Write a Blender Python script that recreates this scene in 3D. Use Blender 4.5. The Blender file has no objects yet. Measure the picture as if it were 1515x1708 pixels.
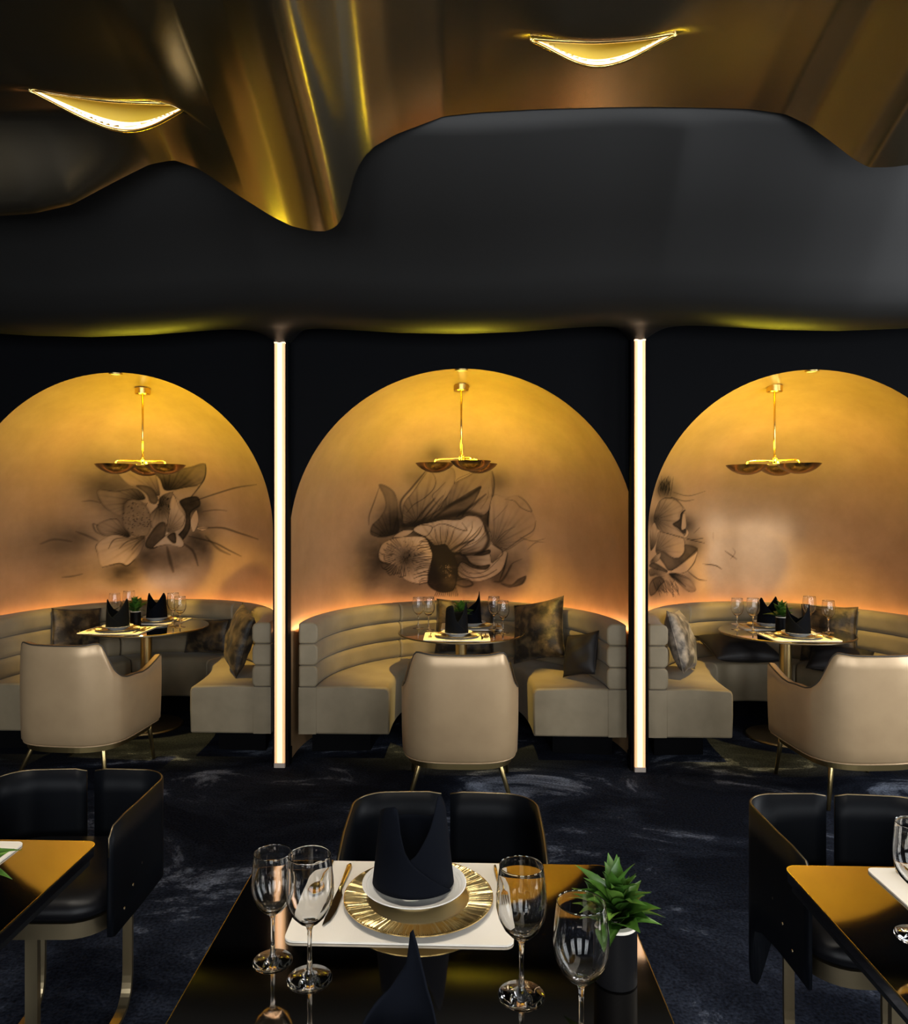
import bpy, bmesh, math, random
import numpy as np
from mathutils import Vector, Matrix, Euler

sc = bpy.context.scene
COL = sc.collection
PI = math.pi
def R(d): return math.radians(d)

# ------------------------------------------------------------------ camera
cam_d = bpy.data.cameras.new('camera')
cam = bpy.data.objects.new('camera', cam_d); COL.objects.link(cam)
cam.location = (0.0, 0.0, 1.6)
cam.rotation_euler = (R(90), 0, R(2.0))
cam_d.sensor_fit = 'HORIZONTAL'; cam_d.sensor_width = 36.0
cam_d.lens = 1250.0 / 1515.0 * 36.0
cam_d.shift_x = 31.5 / 1515.0
cam_d.shift_y = -6.0 / 1515.0
cam_d.clip_start = 0.05
sc.camera = cam

# ------------------------------------------------------------------ world (overcast daylight outside the windows)
DAY = 11.5
w = bpy.data.worlds.new('sky'); sc.world = w; w.use_nodes = True
bg = w.node_tree.nodes['Background']
bg.inputs['Color'].default_value = (0.93, 0.965, 1.0, 1); bg.inputs['Strength'].default_value = DAY

sc.view_settings.view_transform = 'Standard'
sc.view_settings.look = 'None'
sc.view_settings.gamma = 1.0
sc.view_settings.use_curve_mapping = False
sc.view_settings.exposure = 0.0
sc.cycles.max_bounces = 14; sc.cycles.diffuse_bounces = 4; sc.cycles.glossy_bounces = 4
sc.cycles.transmission_bounces = 14; sc.cycles.caustics_reflective = False; sc.cycles.caustics_refractive = False
sc.cycles.sample_clamp_indirect = 4.0
sc.cycles.use_denoising = True

# window openings: back wall (x0, x1, z0, z1) and right wall (y0, y1, z0, z1)
BACK_Y = -3.2; SIDE_X = 4.4
BACK_WIN = [(-3.6, -1.9, 0.5, 3.3), (-0.7, 1.0, 0.5, 3.3), (2.0, 3.7, 0.5, 3.3)]
SIDE_WIN = [(-1.2, 0.4, 0.5, 2.9), (1.9, 3.5, 0.5, 2.9)]
def portal(loc, rot, sx, sy):
    d = bpy.data.lights.new('window_daylight', 'AREA'); d.shape = 'RECTANGLE'; d.size = sx; d.size_y = sy
    d.cycles.is_portal = True
    o = bpy.data.objects.new('window_daylight', d); COL.objects.link(o); o.location = loc; o.rotation_euler = rot
for x0, x1, z0, z1 in BACK_WIN:
    portal(((x0+x1)/2, BACK_Y-0.1, (z0+z1)/2), (R(90), 0, 0), x1-x0, z1-z0)
for y0, y1, z0, z1 in SIDE_WIN:
    portal((SIDE_X+0.1, (y0+y1)/2, (z0+z1)/2), (R(90), 0, R(90)), y1-y0, z1-z0)
for o in COL.objects:
    if o.type == 'LIGHT':          # portals face into the room (-Z local towards the inside)
        pass

# ------------------------------------------------------------------ materials
MAT = {}
def mat(name, col, rough=0.5, metal=0.0, emit=None, es=0.0, spec=0.5, sheen=0.0, trans=0.0, ior=1.45, coat=0.0):
    m = bpy.data.materials.new(name); m.use_nodes = True
    b = m.node_tree.nodes['Principled BSDF']
    b.inputs['Base Color'].default_value = (*col, 1); b.inputs['Roughness'].default_value = rough
    b.inputs['Metallic'].default_value = metal; b.inputs['Specular IOR Level'].default_value = spec
    b.inputs['IOR'].default_value = ior
    b.inputs['Sheen Weight'].default_value = sheen; b.inputs['Transmission Weight'].default_value = trans
    b.inputs['Coat Weight'].default_value = coat
    if emit:
        b.inputs['Emission Color'].default_value = (*emit, 1); b.inputs['Emission Strength'].default_value = es
    MAT[name] = m
    return m
def nodes(m): return m.node_tree.nodes, m.node_tree.links, m.node_tree.nodes['Principled BSDF']
def noise_color(m, c0, c1, scale, lo=0.4, hi=0.6, detail=4.0, stretch=(1,1,1), coord='Object', dist=0.0):
    n, l, b = nodes(m)
    tc = n.new('ShaderNodeTexCoord'); mp = n.new('ShaderNodeMapping'); mp.inputs['Scale'].default_value = stretch
    t = n.new('ShaderNodeTexNoise'); t.inputs['Scale'].default_value = scale; t.inputs['Detail'].default_value = detail
    t.inputs['Distortion'].default_value = dist
    r = n.new('ShaderNodeValToRGB'); r.color_ramp.elements[0].position = lo; r.color_ramp.elements[1].position = hi
    r.color_ramp.elements[0].color = (*c0, 1); r.color_ramp.elements[1].color = (*c1, 1)
    l.new(tc.outputs[coord], mp.inputs['Vector']); l.new(mp.outputs['Vector'], t.inputs['Vector'])
    l.new(t.outputs['Fac'], r.inputs['Fac']); l.new(r.outputs['Color'], b.inputs['Base Color'])
    return t, r, mp
def noise_bump(m, scale, strength=0.2, dist=0.002, detail=3.0, stretch=(1,1,1)):
    n, l, b = nodes(m)
    tc = n.new('ShaderNodeTexCoord'); mp = n.new('ShaderNodeMapping'); mp.inputs['Scale'].default_value = stretch
    t = n.new('ShaderNodeTexNoise'); t.inputs['Scale'].default_value = scale; t.inputs['Detail'].default_value = detail
    bp = n.new('ShaderNodeBump'); bp.inputs['Strength'].default_value = strength; bp.inputs['Distance'].default_value = dist
    l.new(tc.outputs['Object'], mp.inputs['Vector']); l.new(mp.outputs['Vector'], t.inputs['Vector'])
    l.new(t.outputs['Fac'], bp.inputs['Height']); l.new(bp.outputs['Normal'], b.inputs['Normal'])

mat('black_wall', (0.0018, 0.002, 0.0027), 0.65, spec=0.05)
mat('room_wall', (0.03, 0.028, 0.026), 0.7)
mat('dark_ceiling', (0.004, 0.0039, 0.0036), 0.5, spec=0.42)
m = mat('carpet', (0.012, 0.014, 0.02), 0.95, spec=0.03)
def carpet_nodes(m):
    n, l, b = nodes(m)
    tc = n.new('ShaderNodeTexCoord')
    big = n.new('ShaderNodeTexNoise'); big.inputs['Scale'].default_value = 1.5; big.inputs['Detail'].default_value = 7; big.inputs['Roughness'].default_value = 0.68; big.inputs['Distortion'].default_value = 0.8
    mp = n.new('ShaderNodeMapping'); mp.inputs['Scale'].default_value = (0.8, 1.25, 1)
    r1 = n.new('ShaderNodeValToRGB'); r1.color_ramp.elements[0].position = 0.43; r1.color_ramp.elements[1].position = 0.68
    r1.color_ramp.elements[0].color = (0.010, 0.012, 0.019, 1); r1.color_ramp.elements[1].color = (0.30, 0.34, 0.43, 1)  # sheen of the brushed pile put into the colour as pale patches
    e = r1.color_ramp.elements.new(0.555); e.color = (0.024, 0.029, 0.044, 1)
    fine = n.new('ShaderNodeTexNoise'); fine.inputs['Scale'].default_value = 90; fine.inputs['Detail'].default_value = 3
    r2 = n.new('ShaderNodeValToRGB'); r2.color_ramp.elements[0].position = 0.3; r2.color_ramp.elements[1].position = 0.75
    r2.color_ramp.elements[0].color = (0.35, 0.35, 0.35, 1); r2.color_ramp.elements[1].color = (1.5, 1.5, 1.5, 1)
    mx = n.new('ShaderNodeMix'); mx.data_type = 'RGBA'; mx.blend_type = 'MULTIPLY'; mx.inputs[0].default_value = 1.0
    l.new(tc.outputs['Object'], mp.inputs['Vector']); l.new(mp.outputs['Vector'], big.inputs['Vector'])
    l.new(tc.outputs['Object'], fine.inputs['Vector'])
    l.new(big.outputs['Fac'], r1.inputs['Fac']); l.new(fine.outputs['Fac'], r2.inputs['Fac'])
    l.new(r1.outputs['Color'], mx.inputs[6]); l.new(r2.outputs['Color'], mx.inputs[7]); l.new(mx.outputs[2], b.inputs['Base Color'])
    bp = n.new('ShaderNodeBump'); bp.inputs['Strength'].default_value = 0.5; bp.inputs['Distance'].default_value = 0.004
    l.new(fine.outputs['Fac'], bp.inputs['Height']); l.new(bp.outputs['Normal'], b.inputs['Normal'])
carpet_nodes(m)
m = mat('mural', (0.62, 0.40, 0.24), 0.42, metal=0.2, spec=0.3)
def mural_nodes(m):
    n, l, b = nodes(m)
    tc = n.new('ShaderNodeTexCoord')
    t = n.new('ShaderNodeTexNoise'); t.inputs['Scale'].default_value = 5; t.inputs['Detail'].default_value = 8; t.inputs['Roughness'].default_value = 0.65
    r = n.new('ShaderNodeValToRGB'); r.color_ramp.elements[0].position = 0.3; r.color_ramp.elements[1].position = 0.72
    r.color_ramp.elements[0].color = (0.38, 0.225, 0.105, 1); r.color_ramp.elements[1].color = (0.47, 0.285, 0.14, 1)
    at = n.new('ShaderNodeAttribute'); at.attribute_name = 'ink'
    mx = n.new('ShaderNodeMix'); mx.data_type = 'RGBA'; mx.inputs[7].default_value = (0.010, 0.008, 0.006, 1)
    l.new(tc.outputs['Object'], t.inputs['Vector']); l.new(t.outputs['Fac'], r.inputs['Fac'])
    l.new(r.outputs['Color'], mx.inputs[6]); l.new(at.outputs['Fac'], mx.inputs[0]); l.new(mx.outputs[2], b.inputs['Base Color'])
    mt = n.new('ShaderNodeMath'); mt.operation = 'MULTIPLY_ADD'; mt.inputs[1].default_value = -0.28; mt.inputs[2].default_value = 0.28
    l.new(at.outputs['Fac'], mt.inputs[0]); l.new(mt.outputs[0], b.inputs['Metallic'])
    mr = n.new('ShaderNodeMath'); mr.operation = 'MULTIPLY_ADD'; mr.inputs[1].default_value = 0.4; mr.inputs[2].default_value = 0.34
    ms = n.new('ShaderNodeMath'); ms.operation = 'MULTIPLY_ADD'; ms.inputs[1].default_value = -0.3; ms.inputs[2].default_value = 0.3
    l.new(at.outputs['Fac'], ms.inputs[0]); l.new(ms.outputs[0], b.inputs['Specular IOR Level'])
    l.new(at.outputs['Fac'], mr.inputs[0]); l.new(mr.outputs[0], b.inputs['Roughness'])
mural_nodes(m)
m = mat('gold_sheet', (0.42, 0.345, 0.225), 0.25, metal=1.0)
m = mat('brass', (0.62, 0.46, 0.20), 0.28, metal=1.0)
mat('bronze_dark', (0.22, 0.17, 0.10), 0.38, metal=1.0)
mat('gold_bright', (0.86, 0.62, 0.20), 0.22, metal=1.0)
mat('scoop_gold', (0.80, 0.55, 0.05), 0.6)
mat('lamp_white', (0.9, 0.85, 0.7), 0.5, emit=(1.0, 0.80, 0.42), es=2.4)
mat('bulb', (1, 0.9, 0.6), 0.5, emit=(1.0, 0.72, 0.2), es=12.0)
mat('strip_glow', (1, 0.8, 0.6), 0.5, emit=(1.0, 0.68, 0.42), es=1.08)
mat('strip_edge', (1, 0.7, 0.4), 0.4, emit=(1.0, 0.50, 0.19), es=0.5)
mat('acrylic', (0.9, 0.8, 0.7), 0.15, trans=0.6)
mat('cove_glow', (1, 0.7, 0.4), 0.5, emit=(1.0, 0.50, 0.20), es=42.0)
m = mat('bench_leather', (0.27, 0.235, 0.175), 0.5, spec=0.4, sheen=0.1)
noise_color(m, (0.205, 0.16, 0.095), (0.27, 0.214, 0.132), 6, 0.3, 0.7); noise_bump(m, 260, 0.12, 0.001)
m = mat('chair_leather', (0.44, 0.36, 0.26), 0.33, metal=0.25)
noise_color(m, (0.44, 0.30, 0.165), (0.485, 0.335, 0.185), 8, 0.3, 0.7)
mat('piping_dark', (0.05, 0.042, 0.032), 0.4)
mat('plinth_black', (0.002, 0.002, 0.0024), 0.7, spec=0.05)
m = mat('cushion_velvet', (0.06, 0.045, 0.025), 0.55, sheen=0.05)
noise_color(m, (0.014, 0.009, 0.005), (0.16, 0.105, 0.045), 13, 0.42, 0.72, 9.0, dist=0.25); noise_bump(m, 22, 0.6, 0.01)  # lighter noise tones put crushed-velvet highlights into the colour
m = mat('cushion_silver', (0.12, 0.10, 0.08), 0.5, sheen=0.1)
noise_color(m, (0.04, 0.032, 0.026), (0.34, 0.29, 0.24), 13, 0.42, 0.72, 9.0, dist=0.25); noise_bump(m, 22, 0.6, 0.01)
mat('cushion_black', (0.012, 0.010, 0.010), 0.6)
mat('table_mirror', (0.46, 0.41, 0.35), 0.05, metal=1.0)
mat('table_black', (0.008, 0.008, 0.008), 0.25)
m = mat('chair_black', (0.0022, 0.0028, 0.0042), 0.45, spec=0.12)
mat('seat_black', (0.004, 0.004, 0.005), 0.4, spec=0.2)
mat('napkin_cloth', (0.0030, 0.0038, 0.0064), 0.85, spec=0.06)
mat('porcelain', (0.86, 0.84, 0.79), 0.15)
m = mat('placemat_cream', (0.88, 0.81, 0.70), 0.5); noise_bump(m, 60, 0.25, 0.001, 2, (14, 0.6, 1))
mat('charger_gold', (0.80, 0.58, 0.24), 0.27, metal=1.0)
mat('glass', (1, 1, 1), 0.0, trans=1.0, ior=1.47)
mat('pot_black', (0.003, 0.003, 0.0036), 0.5, spec=0.1)
mat('pot_white', (0.72, 0.66, 0.55), 0.5)
mat('soil', (0.02, 0.014, 0.01), 0.95)
m = mat('leaf_green', (0.03, 0.11, 0.022), 0.4, spec=0.5); noise_color(m, (0.016, 0.058, 0.006), (0.07, 0.165, 0.02), 14, 0.35, 0.7)
mat('leaf_pale', (0.14, 0.27, 0.04), 0.4)
mat('window_frame', (0.04, 0.04, 0.042), 0.5)

# ------------------------------------------------------------------ helpers
def tag(o, label=None, cat=None, group=None, kind=None):
    if label: o['label'] = label
    if cat: o['category'] = cat
    if group: o['group'] = group
    if kind: o['kind'] = kind
    return o
def empty(name, loc=(0,0,0), rz=0.0):
    o = bpy.data.objects.new(name, None); COL.objects.link(o); o.location = loc; o.rotation_euler = (0, 0, rz)
    o.empty_display_size = 0.1
    return o
def link(name, me, m, parent=None, smooth=True):
    if m is not None:
        me.materials.clear(); me.materials.append(MAT[m])
    o = bpy.data.objects.new(name, me); COL.objects.link(o)
    if smooth:
        me.polygons.foreach_set('use_smooth', [True]*len(me.polygons))
    if parent is not None: o.parent = parent
    return o
def obj(name, V, F, m, parent=None, smooth=True):
    me = bpy.data.meshes.new(name); me.from_pydata([tuple(v) for v in V], [], F); me.update()
    return link(name, me, m, parent, smooth)
def obj_bm(name, bm, m, parent=None, smooth=True):
    bmesh.ops.recalc_face_normals(bm, faces=bm.faces[:])
    me = bpy.data.meshes.new(name); bm.to_mesh(me); bm.free()
    return link(name, me, m, parent, smooth)
def bevel(o, wd=0.01, seg=2, ang=40):
    md = o.modifiers.new('bevel', 'BEVEL'); md.width = wd; md.segments = seg; md.limit_method = 'ANGLE'; md.angle_limit = R(ang)
    return o
def sharp(o, ang=40):
    me = o.data; me.set_sharp_from_angle(angle=R(ang)); return o
def fixn(o):
    bm = bmesh.new(); bm.from_mesh(o.data); bmesh.ops.recalc_face_normals(bm, faces=bm.faces[:]); bm.to_mesh(o.data); bm.free(); return o
def box_vf(x0, x1, y0, y1, z0, z1, base=0):
    V = [(x0,y0,z0),(x1,y0,z0),(x1,y1,z0),(x0,y1,z0),(x0,y0,z1),(x1,y0,z1),(x1,y1,z1),(x0,y1,z1)]
    F = [(0,3,2,1),(4,5,6,7),(0,1,5,4),(1,2,6,5),(2,3,7,6),(3,0,4,7)]
    return V, [tuple(i+base for i in f) for f in F]
def box(name, b, m, parent=None, bw=0.0):
    V, F = box_vf(*b); o = obj(name, V, F, m, parent, smooth=False)
    if bw: bevel(o, bw, 2)
    return o
def boxes(name, bs, m, parent=None):
    V, F = [], []
    for b in bs:
        v, f = box_vf(*b, base=len(V)); V += v; F += f
    return obj(name, V, F, m, parent, smooth=False)
def lathe(name, prof, m, parent=None, seg=32, ang=35, loc=None):
    V, F, rings = [], [], []
    for r, z in prof:
        if r < 1e-6: rings.append([len(V)]); V.append((0, 0, z))
        else:
            rings.append(list(range(len(V), len(V)+seg)))
            V += [(r*math.cos(2*PI*i/seg), r*math.sin(2*PI*i/seg), z) for i in range(seg)]
    for a, b in zip(rings[:-1], rings[1:]):
        for i in range(seg):
            j = (i+1) % seg
            if len(a) == 1 and len(b) == 1: continue
            if len(a) == 1: F.append((a[0], b[j], b[i]))
            elif len(b) == 1: F.append((a[i], a[j], b[0]))
            else: F.append((a[i], a[j], b[j], b[i]))
    o = obj(name, V, F, m, parent); fixn(o)
    if ang: sharp(o, ang)
    if loc: o.location = loc
    return o
def tube(name, pts, r, m, parent=None, seg=10, closed=False, rs=None):
    P = [Vector(p) for p in pts]; n = len(P); V, F = [], []
    up = None
    for i in range(n):
        if closed: t = (P[(i+1) % n]-P[i-1]).normalized()
        else: t = (P[min(i+1, n-1)]-P[max(i-1, 0)]).normalized()
        if up is None:
            up = Vector((0,0,1)) if abs(t.z) < 0.9 else Vector((1,0,0))
        s = t.cross(up).normalized(); u = s.cross(t).normalized(); up = u
        rr = rs[i] if rs else r
        for k in range(seg):
            a = 2*PI*k/seg; V.append(P[i]+s*(rr*math.cos(a))+u*(rr*math.sin(a)))
    for i in range(n if closed else n-1):
        j = (i+1) % n
        for k in range(seg):
            q = (k+1) % seg; F.append((i*seg+k, i*seg+q, j*seg+q, j*seg+k))
    if not closed:
        F.append(tuple(range(seg))[::-1]); F.append(tuple((n-1)*seg+k for k in range(seg)))
    return obj(name, V, F, m, parent)
def bar(name, pts, wd, th, side, m, parent=None):
    """flat bar: rectangle wd (along side) x th swept along pts"""
    P = [Vector(p) for p in pts]; n = len(P); V, F = [], []; s = Vector(side).normalized()
    for i in range(n):
        t = (P[min(i+1, n-1)]-P[max(i-1, 0)]).normalized(); u = t.cross(s).normalized()
        for a, b in ((-1,-1),(1,-1),(1,1),(-1,1)): V.append(P[i]+s*(a*wd/2)+u*(b*th/2))
    for i in range(n-1):
        for k in range(4):
            q = (k+1) % 4; F.append((i*4+k, i*4+q, i*4+4+q, i*4+4+k))
    F.append((3,2,1,0)); F.append(tuple((n-1)*4+k for k in range(4)))
    o = obj(name, V, F, m, parent, smooth=False); fixn(o); return o
def rings_mesh(name, rings, m, parent=None, closed_section=True, caps=True, smooth=True, ang=40):
    k = len(rings[0]); V = [p for r in rings for p in r]; F = []
    for i in range(len(rings)-1):
        for a in range(k if closed_section else k-1):
            b = (a+1) % k; F.append((i*k+a, i*k+b, (i+1)*k+b, (i+1)*k+a))
    if caps:
        F.append(tuple(range(k))[::-1]); F.append(tuple((len(rings)-1)*k+a for a in range(k)))
    o = obj(name, V, F, m, parent, smooth); fixn(o)
    if ang and smooth: sharp(o, ang)
    return o
def copy_tree(o, parent=None):
    c = o.copy(); COL.objects.link(c)
    if parent is not None: c.parent = parent
    for ch in list(o.children): copy_tree(ch, c)
    return c
def spline(pts, n=8, closed=False):
    P = [Vector(p) for p in pts]; out = []; N = len(P)
    for i in range(N if closed else N-1):
        p0 = P[(i-1) % N] if closed or i > 0 else P[0]; p1 = P[i]; p2 = P[(i+1) % N]
        p3 = P[(i+2) % N] if closed or i+2 < N else P[-1]
        for k in range(n):
            t = k/n
            out.append(0.5*((2*p1)+(p2-p0)*t+(2*p0-5*p1+4*p2-p3)*t*t+(3*p1-p0-3*p2+p3)*t**3))
    if not closed: out.append(P[-1])
    return out
def interp(x, tab):
    xs = [a for a, _ in tab]; ys = [b for _, b in tab]
    return float(np.interp(x, xs, ys))
def sstep(t): t = min(1, max(0, t)); return t*t*(3-2*t)

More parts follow.
